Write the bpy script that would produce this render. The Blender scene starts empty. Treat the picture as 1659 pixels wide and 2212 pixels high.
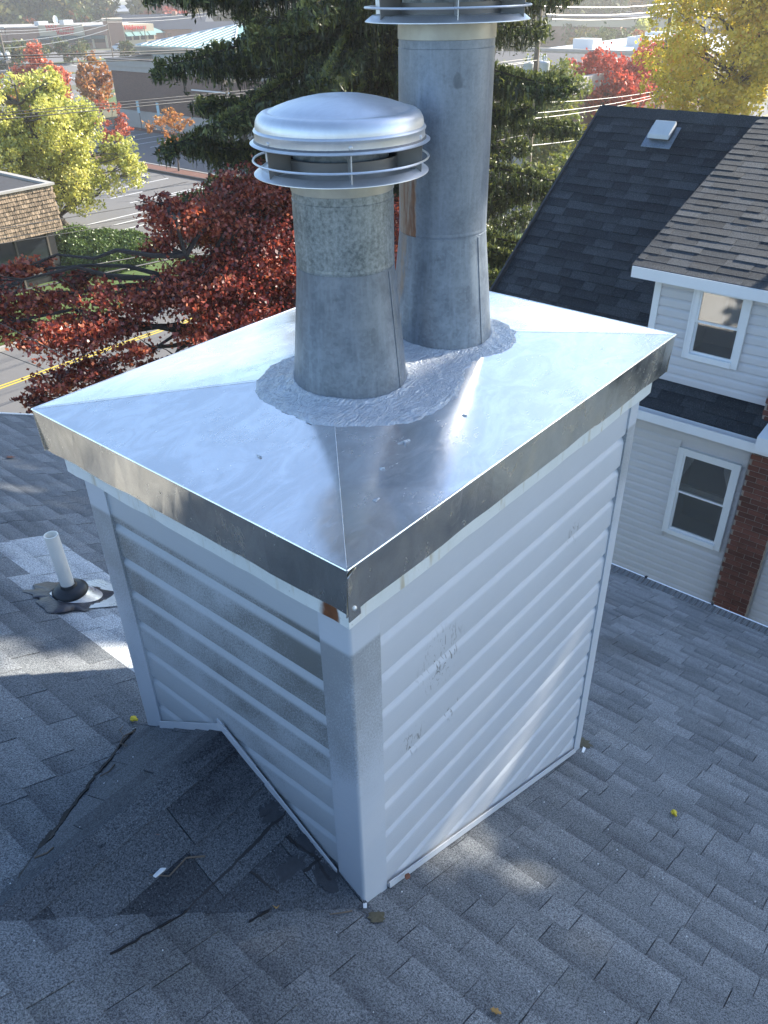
import bpy, math, random
import numpy as np
from mathutils import Vector, Matrix, noise as mn
random.seed(7)
rng = np.random.default_rng(7)
sc = bpy.context.scene
COL = sc.collection
# ---------------------------------------------------------------- camera, sky, sun, exposure
CAM = Vector((-0.85187, -0.81942, 0.90682))
PITCH, ROLL, YAW = 0.5838636, -0.0212935, 0.7058578
fw = Vector((math.cos(PITCH)*math.cos(YAW), math.cos(PITCH)*math.sin(YAW), -math.sin(PITCH)))
rt0 = Vector((math.sin(YAW), -math.cos(YAW), 0)); up0 = rt0.cross(fw)
rt = math.cos(ROLL)*rt0 + math.sin(ROLL)*up0; up = -math.sin(ROLL)*rt0 + math.cos(ROLL)*up0
cd = bpy.data.cameras.new('camera'); cam = bpy.data.objects.new('camera', cd); COL.objects.link(cam)
cam.matrix_world = Matrix(((rt.x, up.x, -fw.x, CAM.x), (rt.y, up.y, -fw.y, CAM.y), (rt.z, up.z, -fw.z, CAM.z), (0, 0, 0, 1)))
cd.sensor_fit = 'HORIZONTAL'; cd.sensor_width = 36; cd.lens = 36*1732.6/1659; cd.clip_start = .05; cd.clip_end = 6000
sc.camera = cam
SUN_AZ, SUN_EL = math.radians(-18.5), math.radians(27)
SUN = Vector((math.cos(SUN_EL)*math.cos(SUN_AZ), math.cos(SUN_EL)*math.sin(SUN_AZ), math.sin(SUN_EL)))
w = bpy.data.worlds.new('World'); sc.world = w; w.use_nodes = True
wt = w.node_tree; bg = wt.nodes['Background']
sky = wt.nodes.new('ShaderNodeTexSky'); sky.sky_type = 'NISHITA'; sky.sun_disc = False
sky.sun_elevation = SUN_EL; sky.sun_rotation = math.pi/2 - SUN_AZ
sky.air_density = 1.0; sky.dust_density = .7; sky.ozone_density = 2.6
wt.links.new(sky.outputs[0], bg.inputs[0]); bg.inputs[1].default_value = 0.12
sl = bpy.data.lights.new('sun', 'SUN'); sl.energy = 4.4; sl.angle = math.radians(.5); sl.color = (1, .92, .79)
so = bpy.data.objects.new('sun', sl); COL.objects.link(so); so.rotation_euler = (-SUN).to_track_quat('-Z', 'Y').to_euler(); so.location = SUN*60
sc.view_settings.view_transform = 'Standard'; sc.view_settings.look = 'None'; sc.view_settings.gamma = 1
sc.view_settings.exposure = 1.74
sc.render.engine = 'CYCLES'
G = -11.0
# ---------------------------------------------------------------- helpers
def nd(nt, typ, ins=None, **props):
    n = nt.nodes.new(typ)
    for k, v in props.items(): setattr(n, k, v)
    for k, v in (ins or {}).items():
        if isinstance(v, bpy.types.NodeSocket): nt.links.new(v, n.inputs[k])
        else: n.inputs[k].default_value = v
    return n
def c4(c): return (c[0], c[1], c[2], 1) if len(c) == 3 else c
def newmat(name):
    m = bpy.data.materials.new(name); m.use_nodes = True
    nt = m.node_tree; b = nt.nodes['Principled BSDF']; return m, nt, b
def mix(nt, fac, a, b, blend='MIX'):
    n = nt.nodes.new('ShaderNodeMix'); n.data_type = 'RGBA'; n.blend_type = blend
    for i, v in ((0, fac), (6, a), (7, b)):
        if isinstance(v, bpy.types.NodeSocket): nt.links.new(v, n.inputs[i])
        else: n.inputs[i].default_value = v if i == 0 else c4(v)
    return n.outputs[2]
def math_(nt, op, a, b=None, c=None, clamp=False):
    n = nt.nodes.new('ShaderNodeMath'); n.operation = op; n.use_clamp = clamp
    for i, v in enumerate((a, b, c)):
        if v is None: continue
        if isinstance(v, bpy.types.NodeSocket): nt.links.new(v, n.inputs[i])
        else: n.inputs[i].default_value = v
    return n.outputs[0]
def mrange(nt, v, a, b, c=0., d=1.):
    n = nt.nodes.new('ShaderNodeMapRange'); n.interpolation_type = 'SMOOTHSTEP'
    nt.links.new(v, n.inputs[0])
    for i, x in enumerate((a, b, c, d)): n.inputs[i+1].default_value = x
    return n.outputs[0]
def objco(nt, scale=None):
    t = nd(nt, 'ShaderNodeTexCoord').outputs['Object']
    if scale is None: return t
    m = nd(nt, 'ShaderNodeMapping', {0: t}); m.inputs['Scale'].default_value = scale; return m.outputs[0]
def noise_(nt, co, scale, detail=2., rough=.5, dist=0.):
    n = nd(nt, 'ShaderNodeTexNoise', {'Vector': co, 'Scale': scale, 'Detail': detail, 'Roughness': rough, 'Distortion': dist}); return n.outputs[0]
def bump(nt, h, strength, dist, b, key='Normal'):
    n = nd(nt, 'ShaderNodeBump', {'Height': h, 'Strength': strength, 'Distance': dist}); nt.links.new(n.outputs[0], b.inputs[key])
def attr(nt, name='v'):
    return nd(nt, 'ShaderNodeAttribute', attribute_name=name).outputs['Fac']
def simple(name, col, rough=.6, metal=0., var=.12, scale=8., bmp=0., vv=0.):
    m, nt, b = newmat(name); co = objco(nt)
    n = noise_(nt, co, scale, 4, .6)
    lo = [x*(1-var) for x in col]; hi = [min(1, x*(1+var)) for x in col]
    c = mix(nt, n, lo, hi)
    if vv:
        c = mix(nt, attr(nt), mix(nt, 1., c, [1-vv]*3, 'MULTIPLY'), mix(nt, 1., c, [1+vv]*3, 'MULTIPLY'))
    nt.links.new(c, b.inputs['Base Color']); b.inputs['Roughness'].default_value = rough; b.inputs['Metallic'].default_value = metal
    if bmp: bump(nt, noise_(nt, co, scale*6, 3), .5, bmp, b)
    return m
def ramp(nt, fac, stops):
    r = nt.nodes.new('ShaderNodeValToRGB'); nt.links.new(fac, r.inputs[0]); e = r.color_ramp.elements
    while len(e) < len(stops): e.new(.5)
    for i, (p, c) in enumerate(stops): e[i].position = p; e[i].color = c4(c)
    return r.outputs[0]
def leafmat(name, stops, trans=.35, gloss=.06):
    m, nt, b = newmat(name); nt.nodes.remove(b)
    c = ramp(nt, attr(nt), stops)
    d = nd(nt, 'ShaderNodeBsdfDiffuse', {0: c}); t = nd(nt, 'ShaderNodeBsdfTranslucent', {0: c})
    g = nd(nt, 'ShaderNodeBsdfGlossy', {0: (1, 1, 1, 1), 'Roughness': .45})
    a = nd(nt, 'ShaderNodeMixShader', {0: trans, 1: d.outputs[0], 2: t.outputs[0]})
    q = nd(nt, 'ShaderNodeMixShader', {0: gloss, 1: a.outputs[0], 2: g.outputs[0]})
    nt.links.new(q.outputs[0], nt.nodes['Material Output'].inputs[0]); return m

INV = {}
def link(o, parent=None):
    COL.objects.link(o)
    if parent is not None:
        o.parent = parent
        if parent.name in INV: o.matrix_parent_inverse = INV[parent.name]
    return o
def tag(o, label=None, cat=None, group=None, kind=None):
    for k, v in (('label', label), ('category', cat), ('group', group), ('kind', kind)):
        if v: o[k] = v
    return o
def thing(name, label, cat, loc=(0, 0, 0), rz=0, group=None, local=False):
    """Empty at the thing's base; its parts are modelled in world coordinates unless local"""
    o = bpy.data.objects.new(name, None)
    if not local: INV[o.name] = Matrix.Translation(-Vector(loc))
    COL.objects.link(o); o.location = loc; o.rotation_euler = (0, 0, rz); o.empty_display_size = .1
    return tag(o, label, cat, group)
def fastmesh(name, V, F, mat, parent=None, vals=None, smooth=False, kind=None):
    """V (n,3) array, F (m,k) int array"""
    me = bpy.data.meshes.new(name); V = np.ascontiguousarray(V, dtype=np.float32); F = np.ascontiguousarray(F, dtype=np.int32)
    m, k = F.shape
    me.vertices.add(len(V)); me.vertices.foreach_set('co', V.ravel())
    me.loops.add(m*k); me.loops.foreach_set('vertex_index', F.ravel())
    me.polygons.add(m); me.polygons.foreach_set('loop_start', np.arange(0, m*k, k, dtype=np.int32))
    if vals is not None:
        a = me.attributes.new('v', 'FLOAT', 'FACE'); a.data.foreach_set('value', np.ascontiguousarray(vals, dtype=np.float32))
    me.update(calc_edges=True); me.validate()
    if smooth: me.polygons.foreach_set('use_smooth', np.ones(m, bool))
    me.materials.append(mat); o = link(bpy.data.objects.new(name, me), parent)
    if kind: o['kind'] = kind
    return o
class MB:
    def __init__(s): s.v = []; s.f = []; s.a = []; s.g = []
    def hexa(s, p, val=.5):
        """8 corners: bottom 0-3 counterclockwise, top 4-7"""
        b = len(s.v); s.v += [tuple(x) for x in p]
        for q in ((3, 2, 1, 0), (4, 5, 6, 7), (0, 1, 5, 4), (1, 2, 6, 5), (2, 3, 7, 6), (3, 0, 4, 7)): s.f.append([b+i for i in q]); s.a.append(val)
        return s
    def box(s, x0, x1, y0, y1, z0, z1, val=.5):
        return s.hexa([(x0, y0, z0), (x1, y0, z0), (x1, y1, z0), (x0, y1, z0), (x0, y0, z1), (x1, y0, z1), (x1, y1, z1), (x0, y1, z1)], val)
    def slab(s, A, B, depth, z0, z1, val=.5, z0b=None, z1b=None):
        """box standing on plan line A-B, reaching 'depth' to its left"""
        A = np.array(A[:2], float); B = np.array(B[:2], float); d = B-A; n = np.array([-d[1], d[0]])/np.hypot(*d)*depth
        q = [A, B, B+n, A+n]; 
        if depth < 0: q = [A+n, B+n, B, A]
        return s.hexa([(*p, z0) for p in q]+[(*p, z1) for p in q], val)
    def poly(s, pts, val=.5):
        b = len(s.v); s.v += [tuple(p) for p in pts]; s.f.append(list(range(b, b+len(pts)))); s.a.append(val); return s
    def prism(s, bot, top, val=.5):
        n = len(bot); b = len(s.v); s.v += [tuple(p) for p in bot]+[tuple(p) for p in top]
        s.f.append([b+n-1-i for i in range(n)]); s.f.append([b+n+i for i in range(n)]); s.a += [val, val]
        for i in range(n):
            j = (i+1) % n; s.f.append([b+i, b+j, b+n+j, b+n+i]); s.a.append(val)
        return s
    def tube(s, pts, rad, n=6, val=.5, caps=True):
        pts = [Vector(p) for p in pts]; b = len(s.v)
        if not hasattr(rad, '__len__'): rad = [rad]*len(pts)
        for i, p in enumerate(pts):
            t = (pts[min(i+1, len(pts)-1)]-pts[max(i-1, 0)]).normalized()
            u = t.orthogonal().normalized() if abs(t.z) > .9 else t.cross(Vector((0, 0, 1))).normalized()
            vv = t.cross(u).normalized()
            for k in range(n):
                a = 2*math.pi*k/n; s.v.append(tuple(p+(u*math.cos(a)+vv*math.sin(a))*rad[i]))
        for i in range(len(pts)-1):
            for k in range(n):
                s.f.append([b+i*n+k, b+i*n+(k+1) % n, b+(i+1)*n+(k+1) % n, b+(i+1)*n+k]); s.a.append(val)
        if caps:
            s.f.append([b+k for k in range(n)][::-1]); s.f.append([b+(len(pts)-1)*n+k for k in range(n)]); s.a += [val, val]
        return s
    def lathe(s, prof, c=(0, 0, 0), n=48, val=.5, a0=0, a1=2*math.pi):
        b = len(s.v); full = abs(a1-a0-2*math.pi) < 1e-6; m = n if full else n+1
        for r_, z in prof:
            for k in range(m):
                a = a0+(a1-a0)*k/n; s.v.append((c[0]+r_*math.cos(a), c[1]+r_*math.sin(a), c[2]+z))
        for i in range(len(prof)-1):
            for k in range(n):
                k2 = (k+1) % m; s.f.append([b+i*m+k, b+i*m+k2, b+(i+1)*m+k2, b+(i+1)*m+k]); s.a.append(val)
        return s
    def build(s, name, mat, parent=None, smooth=False, kind=None, bevel=0):
        me = bpy.data.meshes.new(name); me.from_pydata(s.v, [], s.f)
        a = me.attributes.new('v', 'FLOAT', 'FACE'); a.data.foreach_set('value', np.array(s.a, dtype=np.float32))
        if s.g:
            a = me.attributes.new('g', 'FLOAT', 'POINT'); a.data.foreach_set('value', np.array(s.g, dtype=np.float32))
        me.materials.append(mat); me.validate()
        if smooth:
            me.polygons.foreach_set('use_smooth', np.ones(len(me.polygons), bool))
            try: me.set_sharp_from_angle(angle=math.radians(38))
            except Exception: pass
        o = link(bpy.data.objects.new(name, me), parent)
        if bevel:
            md = o.modifiers.new('bevel', 'BEVEL'); md.width = bevel; md.segments = 2; md.limit_method = 'ANGLE'
        if kind: o['kind'] = kind
        return o
def clip2(poly, tri):
    """convex clip of 2D polygon by counter-clockwise convex polygon"""
    out = poly
    for i in range(len(tri)):
        a = tri[i]; b = tri[(i+1) % len(tri)]; src = out; out = []
        if not src: return []
        side = lambda p: (b[0]-a[0])*(p[1]-a[1])-(b[1]-a[1])*(p[0]-a[0])
        for j in range(len(src)):
            p = src[j]; q = src[(j+1) % len(src)]; sp = side(p); sq = side(q)
            if sp >= 0: out.append(p)
            if (sp >= 0) != (sq >= 0):
                t = sp/(sp-sq); out.append((p[0]+(q[0]-p[0])*t, p[1]+(q[1]-p[1])*t))
    return out
def seen(p):
    """apparent size weight of a point: 0 outside the picture"""
    d = Vector(p)-CAM; z = d.dot(fw)
    if z < .1: return 0
    x = d.dot(rt)/z*2.256; y = d.dot(up)/z*2.256
    return 0 if abs(x) > 1.12*1.08 or abs(y) > 1.47*1.03 else 1/z

# ---------------------------------------------------------------- materials
def shingle_mat(name, dark, light, speck=190., stain=(.03, .03, .03), stain_amt=.5, stain_scale=1.3, brown=0.0):
    m, nt, b = newmat(name); co = objco(nt)
    base = ramp(nt, math_(nt, 'MULTIPLY', attr(nt), .5), [(0, dark), (.5, light), (1, [x*2.1 for x in light])])
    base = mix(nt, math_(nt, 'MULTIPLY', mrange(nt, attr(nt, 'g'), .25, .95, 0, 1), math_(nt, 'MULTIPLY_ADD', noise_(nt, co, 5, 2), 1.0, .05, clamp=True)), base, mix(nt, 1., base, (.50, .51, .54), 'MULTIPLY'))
    g1 = noise_(nt, co, speck, 2, .7); g2 = noise_(nt, co, speck*2.3, 1, .6)
    sp = mrange(nt, math_(nt, 'MULTIPLY_ADD', g2, .5, math_(nt, 'MULTIPLY', g1, .5)), .36, .64)
    c = mix(nt, sp, mix(nt, 1., base, (.34, .35, .37), 'MULTIPLY'), mix(nt, 1., base, (1.95, 1.93, 1.88), 'MULTIPLY'))
    wn = nd(nt, 'ShaderNodeTexVoronoi', {'Vector': co, 'Scale': speck*.5})
    fl = math_(nt, 'LESS_THAN', wn.outputs['Distance'], .12); c = mix(nt, math_(nt, 'MULTIPLY', fl, .35), c, (.45, .46, .48))
    big = noise_(nt, co, stain_scale, 5, .6, .3); s = mrange(nt, big, .5, .72, 0, stain_amt)
    c = mix(nt, s, c, mix(nt, 1., c, [x*10 for x in stain], 'MULTIPLY'))
    big2 = mrange(nt, noise_(nt, co, stain_scale*1.7, 4, .6, .2), .55, .8, 0, .35)
    c = mix(nt, big2, c, mix(nt, 1., c, (1.35, 1.25, 1.0), 'MULTIPLY'))
    if brown: c = mix(nt, mrange(nt, noise_(nt, co, .9, 4), .5, .7, 0, brown), c, (.09, .07, .045))
    nt.links.new(c, b.inputs['Base Color']); b.inputs['Roughness'].default_value = .88
    b.inputs['Specular IOR Level'].default_value = .35
    bump(nt, g1, .75, .003, b); return m
M = {}
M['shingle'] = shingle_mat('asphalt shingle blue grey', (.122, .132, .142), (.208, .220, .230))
M['shingle_cricket'] = shingle_mat('asphalt shingle shade and stain', (.034, .039, .047), (.105, .115, .128), stain_amt=.85, stain_scale=2.6, stain=(.03, .03, .035))  # dark base mixes painted shade with moisture and algae stains
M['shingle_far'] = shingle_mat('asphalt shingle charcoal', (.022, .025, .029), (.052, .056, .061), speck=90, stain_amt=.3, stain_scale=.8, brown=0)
def siding_mat(name, col, mildew, scuffs=()):
    m, nt, b = newmat(name); co = objco(nt)
    n = noise_(nt, co, 4, 4, .6); c = mix(nt, n, [x*.93 for x in col], [min(1, x*1.05) for x in col])
    gr = noise_(nt, objco(nt, (4, 4, 160)), 3, 3, .7)
    c = mix(nt, mrange(nt, gr, .35, .75, 0, .12), c, [x*.7 for x in col])
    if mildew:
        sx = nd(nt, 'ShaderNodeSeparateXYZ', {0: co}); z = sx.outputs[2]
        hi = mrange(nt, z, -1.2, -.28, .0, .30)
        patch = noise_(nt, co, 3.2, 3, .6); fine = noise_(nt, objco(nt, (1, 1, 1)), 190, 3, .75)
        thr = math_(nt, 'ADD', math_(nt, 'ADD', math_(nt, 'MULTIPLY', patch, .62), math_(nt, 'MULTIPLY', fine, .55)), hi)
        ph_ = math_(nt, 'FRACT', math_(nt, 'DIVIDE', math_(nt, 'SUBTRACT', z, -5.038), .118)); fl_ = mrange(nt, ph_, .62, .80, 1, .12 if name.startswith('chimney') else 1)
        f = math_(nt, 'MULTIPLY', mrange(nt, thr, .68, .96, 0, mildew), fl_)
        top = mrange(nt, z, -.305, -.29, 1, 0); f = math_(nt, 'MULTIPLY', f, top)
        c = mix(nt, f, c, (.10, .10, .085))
    if scuffs:
        for (sx_, sz_, sr_) in scuffs:
            q = nd(nt, 'ShaderNodeVectorMath', {0: co, 1: (sx_, .05, sz_)}, operation='DISTANCE').outputs['Value']
            s_ = noise_(nt, objco(nt, (60, 1, 22)), 1, 3, .6, 1.6)
            k = math_(nt, 'MULTIPLY', mrange(nt, q, sr_*.4, sr_, 1, 0), mrange(nt, s_, .56, .63, 0, .8)); c = mix(nt, k, c, (.12, .12, .11))
    nt.links.new(c, b.inputs['Base Color']); b.inputs['Roughness'].default_value = .48
    bump(nt, gr, .15, .001, b); return m
M['siding'] = siding_mat('chimney vinyl siding', (.52, .545, .575), 0, ((.40, -.56, .12), (.28, -.77, .07), (.46, -.80, .06), (1.1, -.55, .06)))
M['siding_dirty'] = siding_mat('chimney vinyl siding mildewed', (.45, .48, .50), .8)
M['siding_far'] = siding_mat('neighbour vinyl siding', (.56, .56, .57), 0)
M['white'] = simple('white painted trim', (.74, .76, .77), .4, var=.05, scale=3)
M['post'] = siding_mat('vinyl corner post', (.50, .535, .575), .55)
def flashing_mat():
    m, nt, b = newmat('rust streaked white flashing'); co = objco(nt)
    n = noise_(nt, co, 7, 5, .65); c = mix(nt, n, (.56, .60, .58), (.80, .82, .80))
    st = noise_(nt, objco(nt, (9, 9, 1.2)), 3, 4, .6); c = mix(nt, mrange(nt, st, .55, .72, 0, .7), c, (.40, .33, .18))
    bl = noise_(nt, co, 60, 3, .8); c = mix(nt, mrange(nt, bl, .62, .75, 0, .6), c, (.2, .2, .17))
    g = nd(nt, 'ShaderNodeNewGeometry').outputs['Position']; sx = nd(nt, 'ShaderNodeSeparateXYZ', {0: g})
    yy = math_(nt, 'ADD', sx.outputs[1], math_(nt, 'MULTIPLY', noise_(nt, co, 30, 3), .03))
    r = math_(nt, 'MULTIPLY', mrange(nt, yy, .075, .085), mrange(nt, yy, .115, .135, 1, 0))
    r = math_(nt, 'MULTIPLY', r, mrange(nt, sx.outputs[0], .06, .05)); c = mix(nt, r, c, mix(nt, noise_(nt, co, 60, 3), (.10, .03, .012), (.24, .10, .04)))
    nt.links.new(c, b.inputs['Base Color']); b.inputs['Roughness'].default_value = .35; return m
M['flashing'] = flashing_mat()
def steel_mat(name, base, r0, r1, metal=1., bm=.0, smudge=.3, scale=6., dull=.84):
    m, nt, b = newmat(name); co = objco(nt)
    n = noise_(nt, co, scale, 5, .65, .6); n2 = noise_(nt, objco(nt, (1, 2.4, 1)), scale*3, 4, .7, 1.5)
    rr = math_(nt, 'ADD', mrange(nt, n, .35, .7, r0, r1), mrange(nt, n2, .5, .75, 0, smudge*.35))
    nt.links.new(rr, b.inputs['Roughness'])
    c = mix(nt, mrange(nt, noise_(nt, objco(nt, (1, 1.8, 1)), scale*.9, 6, .7, 1.8), .38, .66), [x*dull for x in base], base); nt.links.new(c, b.inputs['Base Color']); b.inputs['Metallic'].default_value = metal
    if bm: bump(nt, noise_(nt, co, 2.4, 2, .5), .5, bm, b)
    return m
M['steel'] = steel_mat('bright stainless sheet', (.92, .89, .86), .12, .27, metal=.80, bm=.0035)
M['skirt'] = steel_mat('stainless skirt', (.93, .87, .76), .14, .26, bm=.001)
M['dome'] = steel_mat('spun galvanised cap', (.66, .68, .71), .36, .46, metal=.8, scale=12, smudge=.1, dull=.93)
def galv(name, lo, hi, mottled, rust=None, seamstain=False):
    m, nt, b = newmat(name); co = objco(nt)
    vo = nd(nt, 'ShaderNodeTexVoronoi', {'Vector': co, 'Scale': 130.}); sc_ = nd(nt, 'ShaderNodeSeparateColor', {0: vo.outputs['Color']}).outputs[0]
    n = noise_(nt, co, 9, 5, .7); n3 = noise_(nt, objco(nt, (22, 22, 2.2)), 3, 4, .6)
    f = math_(nt, 'ADD', math_(nt, 'MULTIPLY', n, 1-mottled), math_(nt, 'MULTIPLY', noise_(nt, co, 120, 3, .7) if mottled > .3 else sc_, mottled))
    f = mrange(nt, f, .3, .7); c = mix(nt, f, lo, hi)
    c = mix(nt, mrange(nt, n3, .45, .75, 0, .4), c, [x*1.25 for x in hi])
    c = mix(nt, mrange(nt, noise_(nt, co, 14, 3, .5), .68, .75, 0, .5), c, [x*.4 for x in lo])
    metal = .45
    if rust:
        sx = nd(nt, 'ShaderNodeSeparateXYZ', {0: co}); an = math_(nt, 'ARCTAN2', sx.outputs[1], sx.outputs[0])
        wob = math_(nt, 'MULTIPLY_ADD', noise_(nt, objco(nt, (14, 14, 3)), 2, 4, .7), .6, -.3)
        a = math_(nt, 'ADD', an, wob)
        band = math_(nt, 'MULTIPLY', mrange(nt, a, rust[0]-.30, rust[0]+.40), mrange(nt, a, rust[1], rust[1]+.15, 1, 0))
        zz = math_(nt, 'MULTIPLY', mrange(nt, sx.outputs[2], rust[2], rust[2]+.12), mrange(nt, sx.outputs[2], rust[3]-.06, rust[3], 1, 0))
        k = math_(nt, 'MULTIPLY', band, zz)
        k = math_(nt, 'MULTIPLY', k, mrange(nt, noise_(nt, objco(nt, (30, 30, 4)), 1.4, 4, .7), .3, .55, .35, 1)); c = mix(nt, math_(nt, 'MULTIPLY', k, .95, clamp=True), c, mix(nt, mrange(nt, k, .45, 1.), (.34, .20, .08), mix(nt, noise_(nt, co, 40, 4), (.09, .03, .015), (.24, .10, .035))))
        mm = math_(nt, 'MULTIPLY_ADD', k, -.7, metal, clamp=True); nt.links.new(mm, b.inputs['Metallic'])
    else: b.inputs['Metallic'].default_value = metal
    nt.links.new(c, b.inputs['Base Color']); b.inputs['Roughness'].default_value = .42
    bump(nt, sc_, .12, .0006, b); return m
M['galv'] = galv('galvanised pipe', (.14, .17, .20), (.25, .285, .33), .25)
M['galv_mottled'] = galv('weathered galvanised pipe', (.09, .11, .115), (.31, .345, .355), .6)
M['galv_tall'] = galv('galvanised tall pipe', (.135, .165, .205), (.24, .28, .335), .35, rust=(2.42, 3.1, .18, .50))
M['galv_taper'] = galv('galvanised taper', (.13, .155, .185), (.22, .255, .295), .12)
M['galv_taper_tall'] = galv('galvanised tall taper', (.14, .17, .21), (.24, .285, .34), .12, rust=(2.66, 2.74, -.1, .40))
M['dull_steel'] = simple('dull steel', (.20, .20, .20), .5, .8)  # one even grey steel for guard mesh, vanes and undersides
def goop():
    m, nt, b = newmat('silver grey sealant'); co = objco(nt)
    st = noise_(nt, co, 16, 4, .6, 2.5)
    c = mix(nt, st, (.33, .37, .42), (.64, .67, .71)); nt.links.new(c, b.inputs['Base Color'])
    b.inputs['Roughness'].default_value = .27; b.inputs['Metallic'].default_value = .15
    bump(nt, math_(nt, 'ADD', noise_(nt, co, 20, 4, .55, 4.), math_(nt, 'MULTIPLY', noise_(nt, objco(nt, (14, 40, 20)), 1.6, 2, .5, 3.), 1.2)), 1., .0065, b); return m
M['sealant'] = goop()
M['pvc'] = simple('white plastic pipe', (.88, .86, .78), .35, var=.06, scale=9)
M['rubber'] = simple('black rubber', (.018, .019, .022), .38, var=.2)
M['tar'] = simple('roofing tar', (.035, .035, .045), .3, var=.3, scale=20, bmp=.004)
M['collar'] = simple('dull zinc collar', (.36, .36, .33), .4, .6, var=.35, scale=14)
M['tar_old'] = simple('old dusty tar', (.038, .042, .050), .85, var=.4, scale=60, bmp=.004)
M['alu'] = steel_mat('aluminium flashing', (.78, .79, .80), .25, .4, metal=.6)
M['yellow'] = simple('yellow plastic', (.75, .55, .03), .4)
M['wood_twig'] = simple('dry twig', (.13, .10, .075), .8, var=.3, scale=30)
M['leaf_dry'] = simple('dry leaf', (.34, .20, .06), .7, var=.3, scale=30)
M['leaf_brown'] = simple('brown leaf', (.20, .08, .045), .7, var=.3, scale=30)
M['moss'] = simple('moss', (.095, .085, .055), .95, var=.6, scale=90, bmp=.003)
M['bark'] = simple('grey bark', (.10, .085, .07), .9, var=.4, scale=5, bmp=.01)
M['bark_dark'] = simple('dark bark', (.045, .038, .034), .9, var=.4, scale=5, bmp=.01)
M['asphalt'] = simple('old asphalt', (.15, .145, .14), .9, var=.12, scale=.6, bmp=.002)
M['asphalt_dark'] = simple('newer asphalt', (.085, .09, .10), .9, var=.15, scale=.4)
M['concrete'] = simple('pale concrete', (.36, .34, .31), .85, var=.12, scale=2)
M['paintw'] = simple('road paint white', (.70, .70, .68), .6, var=.08)
M['painty'] = simple('road paint yellow', (.62, .45, .05), .6, var=.1)
M['grass'] = simple('lawn', (.075, .12, .025), .95, var=.35, scale=3, bmp=.02)
M['ground'] = simple('ground cover', (.12, .12, .07), .95, var=.35, scale=.08)
M['mulch'] = simple('red mulch', (.15, .07, .05), .95, var=.3, scale=6, bmp=.02)
M['wire'] = simple('black cable', (.012, .012, .014), .5)
M['wire_pale'] = simple('pale sunlit cable', (.22, .22, .21), .35, .3)  # pale grey paints the sunlit look into the wire colour
M['pole'] = simple('weathered utility pole', (.16, .13, .10), .9, var=.25)
M['polemetal'] = simple('bronze lamp post', (.035, .03, .028), .5)
M['ceramic'] = simple('grey equipment', (.50, .52, .53), .45)
M['black'] = simple('dark void', (.010, .010, .012), .6)
M['greenmetal'] = simple('green standing seam metal', (.22, .36, .32), .35, .1, var=.06)
M['cream'] = simple('cream stucco', (.52, .43, .30), .8, var=.05, scale=.3)
M['flatroof'] = simple('dark roof membrane', (.05, .05, .055), .9, var=.2, scale=.3)
M['pinkbrick'] = simple('pinkish brick far', (.30, .17, .12), .9, var=.1, scale=2)
M['red'] = simple('red sign', (.55, .02, .02), .4)
M['awning'] = simple('green awning', (.06, .17, .14), .7)
M['teal'] = simple('teal awning dark', (.02, .07, .075), .7)
M['paleconc'] = simple('weathered pale wall', (.42, .42, .38), .85, var=.15, scale=.4)
M['navy'] = simple('slate roof far', (.03, .04, .06), .8)
def brickmat(name, a, b2, mortar, scale):
    m, nt, b = newmat(name)
    g = nd(nt, 'ShaderNodeNewGeometry').outputs['Position']; sx = nd(nt, 'ShaderNodeSeparateXYZ', {0: g})
    v = nd(nt, 'ShaderNodeCombineXYZ', {0: math_(nt, 'ADD', sx.outputs[0], sx.outputs[1]), 1: sx.outputs[2]}).outputs[0]
    br = nd(nt, 'ShaderNodeTexBrick', {'Vector': v, 'Color1': c4(a), 'Color2': c4(b2), 'Mortar': c4(mortar), 'Scale': 1., 'Brick Width': scale, 'Row Height': scale/3, 'Mortar Size': .008*scale/.2, 'Mortar Smooth': .3})
    c = mix(nt, noise_(nt, g, .35, 5, .6), mix(nt, 1., br.outputs[0], (.88, .88, .9), 'MULTIPLY'), mix(nt, 1., br.outputs[0], (1.1, 1.08, 1.05), 'MULTIPLY'))
    nt.links.new(c, b.inputs['Base Color']); b.inputs['Roughness'].default_value = .9; return m
M['brickwall'] = brickmat('brown brick wall', (.165, .092, .068), (.12, .068, .055), (.17, .14, .12), .22)
M['brick'] = simple('red brick', (.125, .048, .035), .9, var=.25, scale=14, bmp=.003, vv=.35)
M['mortar'] = simple('mortar', (.30, .26, .22), .95, var=.12, scale=20)
def glassmat():
    m, nt, b = newmat('window glass'); nt.nodes.remove(b)
    fr = nd(nt, 'ShaderNodeFresnel', {0: 1.6}); f = math_(nt, 'MULTIPLY_ADD', fr.outputs[0], 1.6, .06, clamp=True)
    t = nd(nt, 'ShaderNodeBsdfTransparent', {0: (.8, .82, .83, 1)}); g = nd(nt, 'ShaderNodeBsdfGlossy', {0: (1, 1, 1, 1), 'Roughness': .02})
    q = nd(nt, 'ShaderNodeMixShader', {0: f, 1: t.outputs[0], 2: g.outputs[0]}); nt.links.new(q.outputs[0], nt.nodes['Material Output'].inputs[0]); return m
M['glass'] = glassmat()
M['curtain'] = simple('lace curtain', (.55, .54, .52), .9)
M['blind'] = simple('cream blind', (.46, .43, .37), .8)
M['room'] = simple('dim room', (.09, .085, .08), .9)
M['shake'] = simple('weathered cedar shake', (.25, .185, .125), .9, var=.3, scale=8, vv=.45)
for k, c in dict(car_black=(.015, .016, .02), car_blue=(.03, .07, .18), car_white=(.7, .7, .7), car_grey=(.2, .21, .22)).items():
    M[k] = simple(k.replace('_', ' '), c, .25)
M['carglass'] = simple('car glass', (.02, .025, .03), .08)
M['handicap'] = simple('pale blue sign', (.38, .55, .60), .5)
L = {}
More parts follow.
